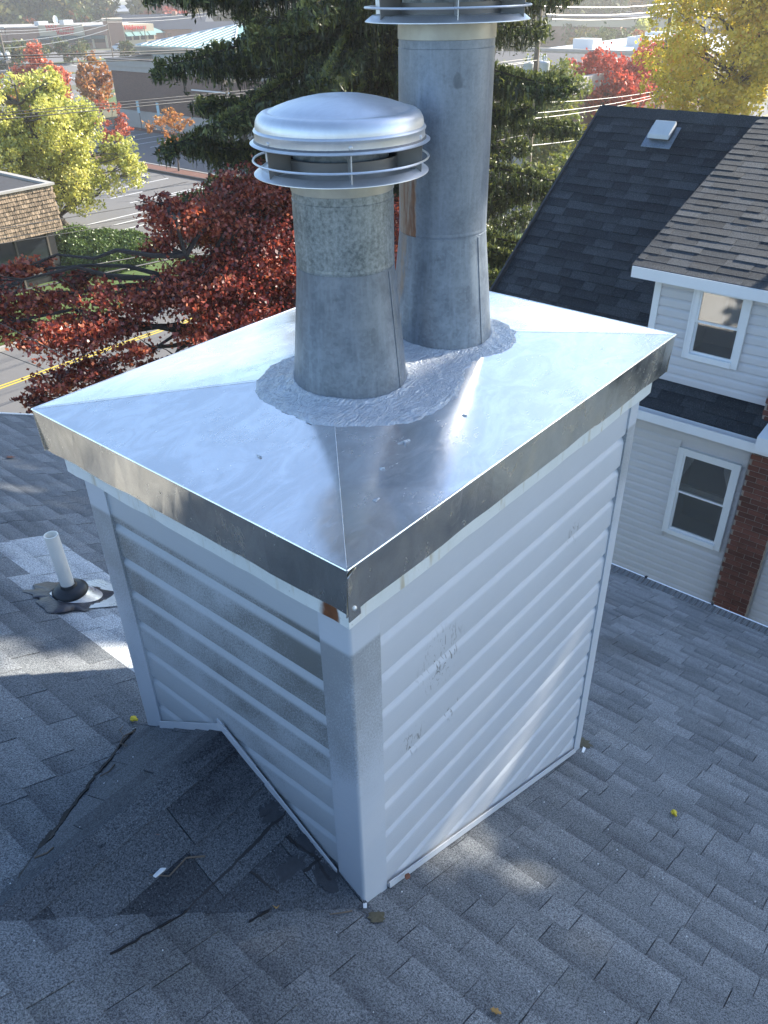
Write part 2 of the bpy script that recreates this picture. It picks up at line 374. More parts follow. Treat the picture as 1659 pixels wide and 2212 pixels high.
L['maple'] = leafmat('maroon maple leaves', [(0, (.035, .006, .009)), (.32, (.17, .024, .018)), (.62, (.44, .085, .045)), (1, (.74, .26, .10))], .42, .05)
L['yellowgreen'] = leafmat('yellow green leaves', [(0, (.26, .30, .06)), (.5, (.54, .54, .12)), (1, (.76, .68, .18))], .5, .05)
L['yellow'] = leafmat('yellow autumn leaves', [(0, (.30, .32, .04)), (.35, (.62, .50, .04)), (.85, (.85, .64, .07)), (1, (.75, .32, .05))], .55, .04)
L['red'] = leafmat('scarlet autumn leaves', [(0, (.30, .05, .03)), (.6, (.58, .09, .05)), (1, (.65, .18, .07))], .4, .04)
L['orange'] = leafmat('orange autumn leaves', [(0, (.30, .12, .03)), (.5, (.50, .20, .05)), (1, (.55, .32, .07))], .4, .04)
L['rust'] = leafmat('rust red leaves', [(0, (.38, .08, .04)), (.6, (.62, .16, .08)), (1, (.68, .30, .10))], .4, .04)
L['green'] = leafmat('green yellow leaves', [(0, (.06, .10, .02)), (.5, (.16, .20, .03)), (1, (.38, .34, .05))], .4, .05)
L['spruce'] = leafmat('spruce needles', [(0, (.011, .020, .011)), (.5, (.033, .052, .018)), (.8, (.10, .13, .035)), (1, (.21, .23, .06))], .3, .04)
L['hedge'] = leafmat('clipped yew', [(0, (.045, .085, .02)), (.6, (.11, .17, .035)), (1, (.18, .24, .05))], .25, .04)
L['forest'] = leafmat('mixed autumn woodland', [(0, (.03, .055, .02)), (.3, (.055, .09, .025)), (.55, (.13, .14, .035)), (.75, (.24, .18, .045)), (.9, (.25, .12, .04)), (1, (.36, .06, .035))], .25, .02)
# ---------------------------------------------------------------- shingled slopes
def tabs(O, U, V, N, u0, u1, vlen, ex, wr, tone, mat, parent, nparts, clip=None, thick=(.004, .008), gap=.002, stuffname='shingle_courses', amt=.5):
    O = Vector(O); U = Vector(U).normalized(); V = Vector(V).normalized(); N = Vector(N).normalized(); items = []
    k = 0
    while k*ex < vlen:
        v0 = k*ex; v1 = min(v0+ex+.022, vlen+.01); u = u0-random.random()*wr[1]; prevt = 0
        while u < u1:
            gs = random.choice((.25, .7, 1., 1.1)); wd = random.uniform(*wr); a = max(u, u0); b = min(u+wd, u1); u += wd
            if b-a < .01: continue
            t = thick[0] if prevt > sum(thick)/2 and random.random() < .75 else random.uniform(*thick); prevt = t
            jit = random.uniform(-.002, .002)
            q = [(a, v0+jit), (b-gap*random.choice((.4, 1, 2)), v0+jit), (b-gap, v1), (a, v1)]
            if clip: q = clip2(q, clip)
            if len(q) < 3: continue
            L_ = v1-v0
            P = lambda uu, vv, h: O+U*uu+V*vv+N*h
            bot = [P(x, y, -.0015) for x, y in q]; top = [P(x, y, max(.0008, t*(1-(y-v0)/L_))) for x, y in q]
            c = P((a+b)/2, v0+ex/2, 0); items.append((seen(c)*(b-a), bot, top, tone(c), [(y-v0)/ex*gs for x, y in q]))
        k += 1
    items.sort(key=lambda i: -i[0]); n = 0; st = MB()
    for s_, bot, top, t, gg in items:
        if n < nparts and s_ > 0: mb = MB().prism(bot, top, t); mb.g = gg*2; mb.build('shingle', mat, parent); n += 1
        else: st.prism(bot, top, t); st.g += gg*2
    if st.v: st.build(stuffname, mat, parent, kind='stuff')
def strips(ymin, ymax): pass
SL = .4557
def rz(x): return -1.24-SL*(x-.06)
house = thing('house', 'grey shingled house roof that the white sided chimney stands on', 'house', (.7, 1, G))
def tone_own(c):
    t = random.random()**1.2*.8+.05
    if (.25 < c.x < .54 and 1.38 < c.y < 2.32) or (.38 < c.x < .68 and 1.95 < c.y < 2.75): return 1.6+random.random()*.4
    dd = math.hypot((c.x+.15)*.9, c.y-.35); t *= .30+.70*min(1, max(0, (dd-.35)/.65))  # shade and damp around the cricket painted into the tone
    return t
EX = .116
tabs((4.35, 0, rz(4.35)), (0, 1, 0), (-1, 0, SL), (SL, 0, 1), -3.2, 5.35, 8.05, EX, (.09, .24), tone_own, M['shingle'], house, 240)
MB().prism([(4.35, -3.2, rz(4.35)-.03), (4.35, 5.35, rz(4.35)-.03), (-2.98, 5.35, rz(-2.98)-.03), (-2.98, -3.2, rz(-2.98)-.03)],
           [(4.35, -3.2, rz(4.35)-.003), (4.35, 5.35, rz(4.35)-.003), (-2.98, 5.35, rz(-2.98)-.003), (-2.98, -3.2, rz(-2.98)-.003)]).build('roof_deck', M['flatroof'], house)
# back slope beyond the ridge, walls, eave and rake trim
MB().prism([(-2.98, -3.2, rz(-2.98)-.03), (-2.98, 5.35, rz(-2.98)-.03), (-9, 5.35, -3.6), (-9, -3.2, -3.6)],
           [(-2.98, -3.2, rz(-2.98)), (-2.98, 5.35, rz(-2.98)), (-9, 5.35, -3.57), (-9, -3.2, -3.57)]).build('back_slope', M['shingle_far'], house)
MB().prism([(4.1, -3.0, G), (4.1, 5.1, G), (-8.8, 5.1, G), (-8.8, -3.0, G)], [(4.1, -3.0, rz(4.1)-.06), (4.1, 5.1, rz(4.1)-.06), (-8.8, 5.1, -3.7), (-8.8, -3., -3.7)]).build('wall', M['siding_far'], house)
MB().prism([(4.352, 5.352, rz(4.35)-.16), (4.352, 5.38, rz(4.35)-.16), (-2.98, 5.38, rz(-2.98)-.16), (-2.98, 5.352, rz(-2.98)-.16)],
           [(4.352, 5.352, rz(4.35)+.008), (4.352, 5.38, rz(4.35)+.008), (-2.98, 5.38, rz(-2.98)+.008), (-2.98, 5.352, rz(-2.98)+.008)]).build('rake_board', M['white'], house)
ze = rz(4.35)
g = MB(); g.box(4.362, 4.372, -3.2, 5.35, ze-.14, ze-.02); g.box(4.372, 4.48, -3.2, 5.35, ze-.145, ze-.135); g.box(4.474, 4.486, -3.2, 5.35, ze-.134, ze-.018)
gut = g.build('gutter', M['white'], house)
gg = MB()
for i in range(190):
    y = -3.1+i*.0445; gg.box(4.36, 4.475, y, y+.012, ze-.026, ze-.020, .3)
for i in range(7): gg.box(4.365+i*.016, 4.369+i*.016, -3.15, 5.3, ze-.0198, ze-.0165, .3)
gg.build('gutter_guard', M['dull_steel'], gut)
for y in (-1.9, -.62, .35, .9, 1.9, 3.0): MB().box(4.470, 4.492, y, y+.02, ze-.017, ze-.009).build('gutter_clip', M['black'], gut)
# cricket (saddle) behind the chimney
P_ = Vector((.064, .585, -.908)); A_ = Vector((-.68, .585, -.908)); Lc = Vector((.064, 1.09, -1.2425)); Fc = Vector((.064, .04, -1.2425))
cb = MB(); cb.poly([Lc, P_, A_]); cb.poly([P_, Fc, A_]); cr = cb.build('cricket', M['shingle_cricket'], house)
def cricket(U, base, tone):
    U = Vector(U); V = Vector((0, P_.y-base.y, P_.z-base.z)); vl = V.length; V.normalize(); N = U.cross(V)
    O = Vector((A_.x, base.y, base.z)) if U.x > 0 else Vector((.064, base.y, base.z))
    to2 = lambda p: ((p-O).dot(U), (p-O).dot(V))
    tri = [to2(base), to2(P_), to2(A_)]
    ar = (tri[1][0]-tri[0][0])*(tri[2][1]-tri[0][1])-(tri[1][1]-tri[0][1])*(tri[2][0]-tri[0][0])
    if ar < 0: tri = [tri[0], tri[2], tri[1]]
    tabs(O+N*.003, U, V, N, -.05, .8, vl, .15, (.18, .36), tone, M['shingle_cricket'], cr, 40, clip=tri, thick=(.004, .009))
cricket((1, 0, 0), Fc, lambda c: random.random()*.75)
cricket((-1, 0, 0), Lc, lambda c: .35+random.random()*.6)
rc = MB()
for i in range(5):
    x1 = .06-i*.15; x0 = x1-.16
    rc.hexa([(x0, .53, -.945), (x1, .53, -.945), (x1, .585, -.906), (x0, .585, -.906), (x0, .525, -.937), (x1, .525, -.932), (x1, .585, -.897), (x0, .585, -.902)], .3+.3*random.random())
    rc.hexa([(x0, .585, -.906), (x1, .585, -.906), (x1, .64, -.944), (x0, .64, -.944), (x0, .585, -.902), (x1, .585, -.897), (x1, .645, -.932), (x0, .645, -.937)], .3+.3*random.random())
rc.build('ridge_cap', M['shingle_cricket'], cr)
# ---------------------------------------------------------------- chimney
W_, D_, HS = 1.4917, 1.0999, .1215
chim = thing('chimney', 'white vinyl sided chimney box with shiny steel top standing on the grey roof', 'chimney', (.75, .55, -1.6))
X0, X1, Y0, Y1 = .06, W_-.042, .06, D_-.06
CZ = -.200; CE = .118
def course_prof(zb):
    """(offset outwards, z) of one dutch lap course, bottom to top"""
    p = [(-.008, zb+.001), (.0175, zb), (.0185, zb+.004), (.0180, zb+.084)]
    for i in range(1, 9):
        t = i/8; p.append((.0185-.0165*(t*t*(3-2*t)), zb+.084+(CE-.084+.003)*t))
    return p
def courses(face, a, b, n, mat, top_clip=None):
    for k in range(n):
        zb = CZ-CE*(k+1); pr = course_prof(zb); mb = MB()
        for i in range(len(pr)):
            d, z = pr[i]
            if face == 'L': p0, p1 = (X0+.022-d, b, z), (X0+.022-d, a, z)
            else: p0, p1 = (a, Y0+.022-d, z), (b, Y0+.022-d, z)
            if face == 'F2': p0, p1 = (b, Y1-.022+d, z), (a, Y1-.022+d, z)
            if face == 'R': p0, p1 = (X1-.022+d, a, z), (X1-.022+d, b, z)
            mb.v += [p0, p1]
            if i: j = len(mb.v)-4; mb.f.append([j, j+1, j+3, j+2]); mb.a.append(.5)
        o = mb.build('siding_course', mat, chim, smooth=True)
courses('L', Y0+.06, Y1-.07, 10, M['siding_dirty'])
courses('F', X0+.07, X1-.05, 14, M['siding'])
courses('F2', X0+.05, X1-.05, 14, M['siding'])
courses('R', Y0+.05, Y1-.05, 14, M['siding'])
MB().box(X0+.03, X1-.03, Y0+.03, Y1-.03, -1.95, -.12).build('chase_core', M['siding'], chim)
fz = MB(); fz.box(X0+.012, X0+.03, Y0+.05, Y1-.05, CZ+.002, -.12); fz.build('frieze', M['siding_dirty'], chim)
fz = MB(); fz.box(X0+.05, X1-.05, Y0+.014, Y0+.03, CZ+.002, -.12); fz.build('frieze', M['siding'], chim)
def post(cx, cy, sx, sy, wx, wy, zb, zt=-.13):
    """L shaped corner post with rounded outer corner, built as one extruded outline"""
    r_ = .010; o = [(0, wy), (0, r_)]
    for i in range(1, 5):
        a = math.pi/2*i/5; o.append((r_-r_*math.cos(a), r_-r_*math.sin(a)))
    o += [(r_, 0), (wx, 0), (wx, .024), (.024, .024), (.024, wy)]
    pts = [(cx+sx*x, cy+sy*y) for x, y in o]
    if sx*sy > 0: pts = pts[::-1]
    mb = MB(); n = len(pts); zbs = [zb(x) for x, y in pts]
    b = 0; mb.v = [(x, y, z) for (x, y), z in zip(pts, zbs)]+[(x, y, zt) for x, y in pts]
    for i in range(n):
        j = (i+1) % n; mb.f.append([i, j, n+j, n+i][::-1]); mb.a.append(.5)
    mb.f.append([n+i for i in range(n)]); mb.a.append(.5)
    mb.build('corner_post', M['post'], chim, smooth=True)
post(X0-.002, Y0-.002, 1, 1, .098, .092, lambda x: rz(x)-.012)
post(X0-.002, Y1+.002, 1, -1, .09, .10, lambda x: rz(x)-.012)
post(X1+.002, Y0-.002, -1, 1, .066, .09, lambda x: rz(x)-.005)
post(X1+.002, Y1+.002, -1, -1, .09, .09, lambda x: rz(x)-.005)
def jch(a, b, n, h=.024, dpt=.016):
    """J channel between points a,b ; n = outward dir"""
    a, b, n = Vector(a), Vector(b), Vector(n); z = Vector((0, 0, 1))
    mb = MB()
    mb.hexa([a, b, b+n*dpt, a+n*dpt, a+z*.004, b+z*.004, b+n*dpt+z*.004, a+n*dpt+z*.004])
    mb.hexa([a+n*(dpt-.003)+z*.0042, b+n*(dpt-.003)+z*.0042, b+n*dpt+z*.0042, a+n*dpt+z*.0042, a+n*(dpt-.006)+z*h, b+n*(dpt-.006)+z*h, b+n*(dpt-.002)+z*h, a+n*(dpt-.002)+z*h])
    mb.build('j_channel', M['siding'], chim)
jch((X0+.098, Y0+.004, rz(X0+.098)+.012), (X1-.066, Y0+.004, rz(X1-.066)+.012), (0, -1, 0))
jch((X0+.004, .575, -.892), (X0+.004, Y1-.10, -1.135), (-1, 0, 0), h=.028)
jch((X0+.004, Y0+.092, -1.185), (X0+.004, .60, -.885), (-1, 0, 0), h=.028)
# rusty white flashing strip under the cap
def ring_strip(name, off, z0, z1, mat, parent, t=.002, lean=0., sides='LFRB'):
    out = []
    x0, x1, y0, y1 = off, W_-off, off, D_-off; l = lean
    S = {'L': [(x0, y0), (x0, y1), (1, 0)], 'F': [(x0, y0), (x1, y0), (0, 1)], 'R': [(x1, y0), (x1, y1), (-1, 0)], 'B': [(x0, y1), (x1, y1), (0, -1)]}
    for k in sides:
        (ax, ay), (bx, by), (nx, ny) = S[k]; e = .0025
        if k in 'LR': ay += e; by -= e
        n = 24; mb = MB()
        ps = []
        for i in range(n+1):
            u = i/n; x = ax+(bx-ax)*u; y = ay+(by-ay)*u; wv = .0012*math.sin(u*23+ax*9)+.0008*math.sin(u*51)
            wz = .0015*math.sin(u*31+ay*3)
            ps.append([(x+nx*(l+wv), y+ny*(l+wv), z0+wz), (x+nx*(l+wv+t), y+ny*(l+wv+t), z0+wz), (x+nx*t, y+ny*t, z1), (x, y, z1)])
        for i in range(n):
            a, b = ps[i], ps[i+1]
            mb.hexa([a[0], b[0], b[1], a[1], a[3], b[3], b[2], a[2]] if k in 'FR' and (k == 'F') or k == 'R' and False else [a[1], b[1], b[0], a[0], a[2], b[2], b[3], a[3]])
        o = mb.build(name, mat, parent, smooth=False); 
        out.append(o)
    return out
ring_strip('drip_flashing', .034, -.190, -.06, M['flashing'], chim)
# --- steel cap: four hipped panels, folded skirt
RX0, RX1, RY, RZ = .55, .95, .55, .058
def zc(x, y):
    d = min(x, W_-x, y, D_-y); return RZ*min(1, max(0, d)/.55)
cap = MB(); cap.box(.045, W_-.045, .045, D_-.045, -.058, -.006); cap = cap.build('chase_cap', M['dull_steel'], chim)
def panel(corners, nu=26, nv=14):
    """bilinear quad (edge a-b, ridge d-c) as a fine grid"""
    a, b, c, d = [np.array(p) for p in corners]; V = []; F = []
    for j in range(nv+1):
        for i in range(nu+1):
            u = i/nu; v = j/nv; p = (a*(1-u)+b*u)*(1-v)+(d*(1-u)+c*u)*v
            p[2] += .0016*mn.noise(Vector((p[0]*3, p[1]*3, 2)))*min(1, 4*v*(1-v)+.0)
            V.append(p)
    for j in range(nv):
        for i in range(nu):
            k = j*(nu+1)+i; F.append((k, k+1, k+nu+2, k+nu+1))
    return fastmesh('top_panel', V, F, M['steel'], cap, smooth=True)
R0, R1 = (RX0, RY, RZ), (RX1, RY, RZ)
panel([(0, 0, 0), (W_, 0, 0), R1, R0]); panel([(W_, 0, 0), (W_, D_, 0), R1, R1])
panel([(W_, D_, 0), (0, D_, 0), R0, R1]); panel([(0, D_, 0), (0, 0, 0), R0, R0])
ring_strip('skirt', 0, -HS, -.0012, M['skirt'], cap, t=.0015, lean=.007)
e = MB()
cs = [(0, 0), (W_, 0), (W_, D_), (0, D_)]
for i in range(4):
    (ax, ay), (bx, by) = cs[i], cs[(i+1) % 4]; e.tube([(ax, ay, -.0012), ((ax+bx)/2, (ay+by)/2, -.0008), (bx, by, -.0012)], .0024, 6)
e.build('folded_edge', M['steel'], cap, smooth=True)
MB().hexa([(-.004, -.0035, -HS-.003), (.030, -.0035, -HS-.001), (.030, -.001, -HS-.001), (-.004, -.001, -HS-.003), (-.003, -.0045, -.016), (.022, -.0045, -.004), (.022, -.002, -.004), (-.003, -.002, -.016)]).build('corner_tab', M['skirt'], cap)
rv = MB(); rv.lathe([(0, .004), (.003, .0038), (.0052, .002), (.0055, 0)], n=14); rv.v = [(.012+x, -.0038-z, -.098+y) for x, y, z in rv.v]; rv.build('rivet', M['dome'], cap, smooth=True)
for (p, q) in (((.004, .004, .0022), (RX0-.02, RY-.02, RZ+.0012)), ((.004, D_-.004, .0022), (RX0-.02, RY+.02, RZ+.0012)), ((W_-.004, .004, .0022), (RX1+.02, RY-.02, RZ+.0012))):
    MB().tube([p, q], .0007, 5).build('hip_crease', M['steel'], cap, smooth=True)
# sealant smeared round both pipes
SC, TC = Vector((.5748, .5012)), Vector((.9704, .5026))
def goo_h(x, y):
    p = Vector((x, y)); n1 = mn.noise(Vector((x*7, y*7, 1.7)))*.022+mn.noise(Vector((x*30, y*30, 4)))*.010
    a = (p-SC); b = (p-TC)
    Rs = .258+.02*math.cos(math.atan2(a.y, a.x)+.7); Rt = .190+.035*max(0, math.cos(math.atan2(b.y, b.x)+.35))
    ds = a.length-Rs; dt = b.length-Rt
    k = .14; h = max(0, min(1, .5+.5*(dt-ds)/k)); d = dt*(1-h)+ds*h-k*h*(1-h)
    return -(d+n1)
nx, ny = 200, 142; xs = np.linspace(.26, 1.24, nx); ys = np.linspace(.16, .86, ny); idx = {}; V = []; F = []
for j in range(ny):
    for i in range(nx):
        d = goo_h(xs[i], ys[j])
        if d > -.004:
            x, y = float(xs[i]), float(ys[j])
            swirl = Vector((x-SC.x, y-SC.y)); ang = math.atan2(swirl.y, swirl.x)
            rid = mn.noise(Vector((ang*2.2+x*3, swirl.length*46, 3)))*.5+mn.noise(Vector((x*55, y*38, 8)))*.35
            th = .0035*min(1, max(0, d)/.012)+.0060*max(0, rid)*min(1, max(0, d)/.02)
            th += .010*math.exp(-max(0, abs((Vector((x, y))-SC).length-.148))/.012)+.010*math.exp(-max(0, abs((Vector((x, y))-TC).length-.148))/.012)
            idx[i, j] = len(V); V.append((x, y, zc(x, y)+(th if d > 0 else -.004)))
for j in range(ny-1):
    for i in range(nx-1):
        q = [(i, j), (i+1, j), (i+1, j+1), (i, j+1)]
        if all(t in idx for t in q): F.append([idx[t] for t in q])
fastmesh('sealant', V, F, M['sealant'], chim, smooth=True)
for x, y, s_ in ((.205, .10, .008), (.30, .165, .006), (.42, .20, .016), (.17, .42, .008), (.62, .17, .006)):
    mb = MB(); 
    for i in range(4):
        a = random.random()*6.28; dx = math.cos(a)*s_; dy = math.sin(a)*s_; z0 = zc(x, y)+.001
        mb.hexa([(x, y-.002, z0), (x+dx, y+dy-.002, z0), (x+dx, y+dy+.002, z0), (x, y+.002, z0), (x, y-.001, z0+.004), (x+dx, y+dy-.001, z0+.002), (x+dx, y+dy+.001, z0+.002), (x, y+.001, z0+.004)])
    mb.build('sealant_blob', M['sealant'], chim)
# ---------------------------------------------------------------- vent pipes
def vent(name, label, cx, cy, ztop, mats, seam_ang, post_ang):
    t = thing(name, label, 'vent pipe', (cx, cy, .03), group=None, local=True)
    Z = lambda z: z-.03
    tp = MB(); tp.lathe([(.1464, Z(.03)), (.1462, Z(.06)), (.1185, Z(.336)), (.1185, Z(.345)), (.114, Z(.346))], n=72); tp = tp.build('tapered_section', mats[0], t, smooth=True)
    s = MB(); 
    for i in range(10):
        z0, z1 = .05+i*.029, .05+(i+1)*.029; r0 = .1462+(.1185-.1462)*(z0-.06)/.276; r1 = .1462+(.1185-.1462)*(z1-.06)/.276
        pt = lambda r_, da, z, e: ((r_+e)*math.cos(seam_ang+da), (r_+e)*math.sin(seam_ang+da), Z(z))
        s.hexa([pt(r0, .06, z0, 0), pt(r0, -.02, z0, 0), pt(r0, -.02, z0, .0016), pt(r0, .06, z0, .0016), pt(r1, .06, z1, 0), pt(r1, -.02, z1, 0), pt(r1, -.02, z1, .0016), pt(r1, .06, z1, .0016)])
    s.build('lap_seam', mats[0], tp)
    zt = ztop-.029
    p = MB(); p.lathe([(.1172, Z(.336)), (.1176, Z(.350)), (.1176, Z(zt-.03)), (.1165, Z(zt-.029)), (.1165, Z(zt+.03))], n=72)
    p = p.build('pipe_section', mats[1], t, smooth=True)
    rr = MB(); rr.lathe([(.1178, Z(.347)), (.1184, Z(.350)), (.1184, Z(.3515)), (.1178, Z(.357))], n=72); rr.build('joint_ring', mats[1], p, smooth=True)
    c = MB(); c.lathe([(.1166, Z(zt-.012)), (.1186, Z(zt-.011)), (.1186, Z(zt+.022)), (.1166, Z(zt+.024))], n=72); c.build('collar', M['collar'], t, smooth=True)
    f = MB(); f.lathe([(.112, Z(ztop+.012)), (.150, Z(ztop+.010)), (.176, Z(ztop+.006)), (.179, Z(ztop+.009)), (.184, Z(ztop+.006)), (.1966, Z(ztop-.003)), (.1968, Z(ztop-.0045)), (.184, Z(ztop+.004)), (.15, Z(ztop+.003)), (.118, Z(ztop-.001))], n=96)
    hood = f.build('base_flange', M['dome'], t, smooth=True)
    i_ = MB(); i_.lathe([(.108, Z(ztop+.01)), (.108, Z(ztop+.052)), (.104, Z(ztop+.055)), (.104, Z(ztop+.07))], n=64); i_.build('inner_collar', M['galv'], t, smooth=True)
    i_ = MB(); i_.lathe([(.134, Z(ztop+.011)), (.136, Z(ztop+.034)), (.132, Z(ztop+.034)), (.130, Z(ztop+.011))], n=64); i_.build('baffle_band', M['dull_steel'], t, smooth=True)
    w_ = MB(); w_.tube([(.1960*math.cos(a), .1960*math.sin(a), Z(ztop+.0245)) for a in np.linspace(0, 2*math.pi, 97)], .0026, 6, caps=False); w_.build('wire_ring', M['dome'], t, smooth=True)
    for k in range(6):
        a = post_ang+k*math.pi/3; ca, sa = math.cos(a), math.sin(a); n_ = (-sa*.0012, ca*.0012)
        bx = [(.132, .010), (.190, .002), (.192, .058), (.135, .058)]
        MB().prism([(r_*ca-n_[0], r_*sa-n_[1], Z(ztop+z)) for r_, z in bx], [(r_*ca+n_[0], r_*sa+n_[1], Z(ztop+z)) for r_, z in bx]).build('support_vane', M['dull_steel'] if k % 2 else M['dome'], t)
    d0 = ztop+.060
    pr = [(.1975, d0-.002), (.2000, d0), (.1960, d0+.002), (.1885, d0+.0045), (.1880, d0+.018), (.1893, d0+.021), (.1906, d0+.0245), (.1888, d0+.0275), (.1858, d0+.029), (.1855, d0+.034), (.1840, d0+.043), (.1790, d0+.0525), (.1710, d0+.0585), (.1610, d0+.0610), (.1575, d0+.0602), (.1540, d0+.0608), (.1440, d0+.0665), (.120, d0+.0745), (.090, d0+.082), (.060, d0+.0875), (.035, d0+.0902), (.030, d0+.0898), (.026, d0+.0905), (.0, d0+.0925)]
    dm = MB(); dm.lathe([(a, Z(b)) for a, b in pr], n=96); dome = dm.build('rain_cap', M['dome'], t, smooth=True)
    un = MB(); un.lathe([(.0, Z(d0+.050)), (.15, Z(d0+.040)), (.186, Z(d0+.01)), (.197, Z(d0-.0025))], n=72); un.build('cap_underside', M['dull_steel'], dome, smooth=True)
    for k in range(6):
        a = post_ang+k*math.pi/3; s = MB(); s.lathe([(0, .003), (.003, .0028), (.0046, .001), (.0048, 0)], n=12)
        ca, sa = math.cos(a), math.sin(a); s.v = [((.1882+z)*ca-x*sa, (.1882+z)*sa+x*ca, Z(d0+.011)+y) for x, y, z in s.v]; s.build('screw', M['dome'], dome, smooth=True)
    return t
vent('vent_pipe', 'short galvanised vent pipe with round domed rain cap, in front of the taller pipe', .5748, .5012, .5569, (M['galv_taper'], M['galv_mottled']), math.radians(281), math.radians(229))
vent('vent_pipe', 'tall galvanised vent pipe with a rust streak, its cap cut off by the picture top', .9704, .5026, .8324, (M['galv_taper_tall'], M['galv_tall']), math.radians(269), math.radians(223))
# ---------------------------------------------------------------- plumbing vent
pb = Vector((.38, 2.09, rz(.38)))
t = thing('plumbing_vent', 'white plastic plumbing pipe in a black rubber boot left of the chimney', 'plumbing vent', pb, local=True); t.scale = (1.24, 1.24, 1.0)
pp = MB(); pp.lathe([(.0235, .02), (.0245, .345), (.0240, .348), (.0208, .348), (.0203, .345), (.0203, .1)], n=40)
pp.v = [(x-.02*z, y+.015*z, z) for x, y, z in pp.v]; pp.build('pipe', M['pvc'], t, smooth=True)
b_ = MB(); b_.lathe([(.060, .030), (.064, .040), (.062, .048), (.050, .062), (.040, .066), (.030, .070), (.0275, .078), (.0245, .082), (.0246, .06)], n=40); b_.build('rubber_boot', M['rubber'], t, smooth=True)
SV = SL*1.24; c_ = MB()
for k in range(40):
    a0, a1 = 2*math.pi*k/40, 2*math.pi*(k+1)/40
    lo = [(.095*math.cos(a)+.022, .080*math.sin(a), -SV*(.095*math.cos(a)+.022)+.006) for a in (a0, a1)]; hi = [(.058*math.cos(a), .058*math.sin(a), .036) for a in (a0, a1)]
    c_.poly([lo[0], lo[1], hi[1], hi[0]])
c_.build('metal_cone', M['alu'], t, smooth=True)
fl = MB(); fl.prism([(x, y, -SV*x+.009) for x, y in ((-.06, -.10), (.10, -.13), (.19, -.02), (.17, .10), (-.06, .08))], [(x, y, -SV*x+.0115) for x, y in ((-.06, -.10), (.10, -.13), (.19, -.02), (.17, .10), (-.06, .08))]); fl.build('flat_flashing', M['alu'], t)
V = []; F = []; nA = 72
for i in range(nA):
    a = 2*math.pi*i/nA; 
    for r_, h in ((.072, .016), (.11+.02*math.sin(3*a+2)+.025*mn.noise(Vector((math.cos(a)*3, math.sin(a)*3, 0)))+.02*max(0, -math.cos(a-.3)), .015), (.125+.02*math.sin(3*a+2)+.05*mn.noise(Vector((math.cos(a)*4, math.sin(a)*4, 0)))+.02*max(0, -math.cos(a-.3)), .0095)):
        if -1.0 < a-5.2 < 1.5 and False: r_ *= .8
        x, y = r_*math.cos(a), r_*.95*math.sin(a); V.append((x, y, -SV*x+h))
for i in range(nA):
    j = (i+1) % nA
    for k in range(2): F.append((i*3+k, i*3+k+1, j*3+k+1, j*3+k))
fastmesh('tar_sealant', V, F, M['tar'], t, smooth=True)
# ---------------------------------------------------------------- small litter on the roof
def onroof(x, y): return Vector((x, y, rz(x)+.009))
def wirenut(x, y, z, rzd, label):
    t = thing('wire_connector', label, 'wire connector', (x, y, z), rzd, 'yellow wire connectors lying on the roof', local=True)
    m = MB(); m.lathe([(0, -.013), (.0045, -.013), (.0055, -.008), (.0075, .006), (.0078, .012), (.006, .012), (.0055, .004), (0, .003)], n=16)
    m.v = [(z_, y_, x_+.007) for x_, y_, z_ in m.v]; m.build('shell', M['yellow'], t, smooth=True)
    f_ = MB(); f_.box(-.002, .010, -.0105, -.0065, .004, .010); f_.box(-.002, .010, .0065, .0105, .004, .010); f_.build('wing', M['yellow'], t)
wirenut(.055, 1.118, rz(.055)+.009, 1.9, 'yellow wire connector at the far left corner post of the chimney')
wirenut(.035, .15, rz(.035)+.010, -.6, 'yellow wire connector at the foot of the near chimney corner')
wirenut(1.343, -.399, rz(1.343)+.009, .9, 'yellow wire connector alone on the open roof right of the chimney')
def leaf(x, y, s_, rot, mat, label, z=None, shape=0):
    c = onroof(x, y) if z is None else Vector((x, y, z)); n = 9; V = []; F = []
    for i in range(n):
        u = i/(n-1); w2 = s_*.28*math.sin(math.pi*min(1, u*.95+.04))*(1+.5*math.sin(u*19)*shape)
        for k in (-1, 0, 1):
            px, py = (u-.5)*s_, k*w2; X = px*math.cos(rot)-py*math.sin(rot); Y = px*math.sin(rot)+py*math.cos(rot)
            V.append((X, Y, -SL*X+.25*s_*(u-.5)**2+abs(k)*w2*.45+.002))
    for i in range(n-1):
        for k in range(2): a = i*3+k; F.append((a, a+1, a+4, a+3))
    me = fastmesh('leaf', V, F, mat); me.location = c; md = me.modifiers.new('s', 'SOLIDIFY'); md.thickness = .0008; return tag(me, label, 'leaf')
leaf(-.127, .208, .045, .9, M['leaf_dry'], 'ochre curled leaf on the dark cricket shingles below the chimney side')
leaf(1.124, 4.144, .065, .3, M['leaf_brown'], 'crumpled brown leaf near the left edge of the roof, beyond the plastic pipe', shape=1)
leaf(.05, -.379, .03, 1.9, M['leaf_dry'], 'small tan leaf at the bottom edge of the picture', shape=1)
leaf(.222, .035, .03, .4, M['leaf_brown'], 'small red brown leaf tucked against the base trim of the chimney', z=rz(.222)+.03)
leaf(-.255, .50, .03, 2.4, M['leaf_brown'], 'small dark curled leaf on the cricket shingles', z=-.965)
def twig(pts, r_, label):
    o = MB().tube(pts, [r_*(1-.5*i/len(pts)) for i in range(len(pts))], 5).build('twig', M['wood_twig'], smooth=True); return tag(o, label, 'twig')
def cz(x, y):
    "height of the cricket or roof surface"
    a = rz(x)
    if x < .064 and y < .585: a = max(a, -.908-(.585-y)*.3345/.545) if x > -.68 else a
    if x < .064 and y >= .585: a = max(a, -.908-(y-.585)*.3345/.505)
    return a+.013
tw = lambda *q: [(x, y, cz(x, y)) for x, y in q]
twig(tw((.02, 1.06), (-.03, 1.05), (-.06, 1.02), (-.055, .985)), .0028, 'curved twig lying in the gutter of the cricket by the far corner post')
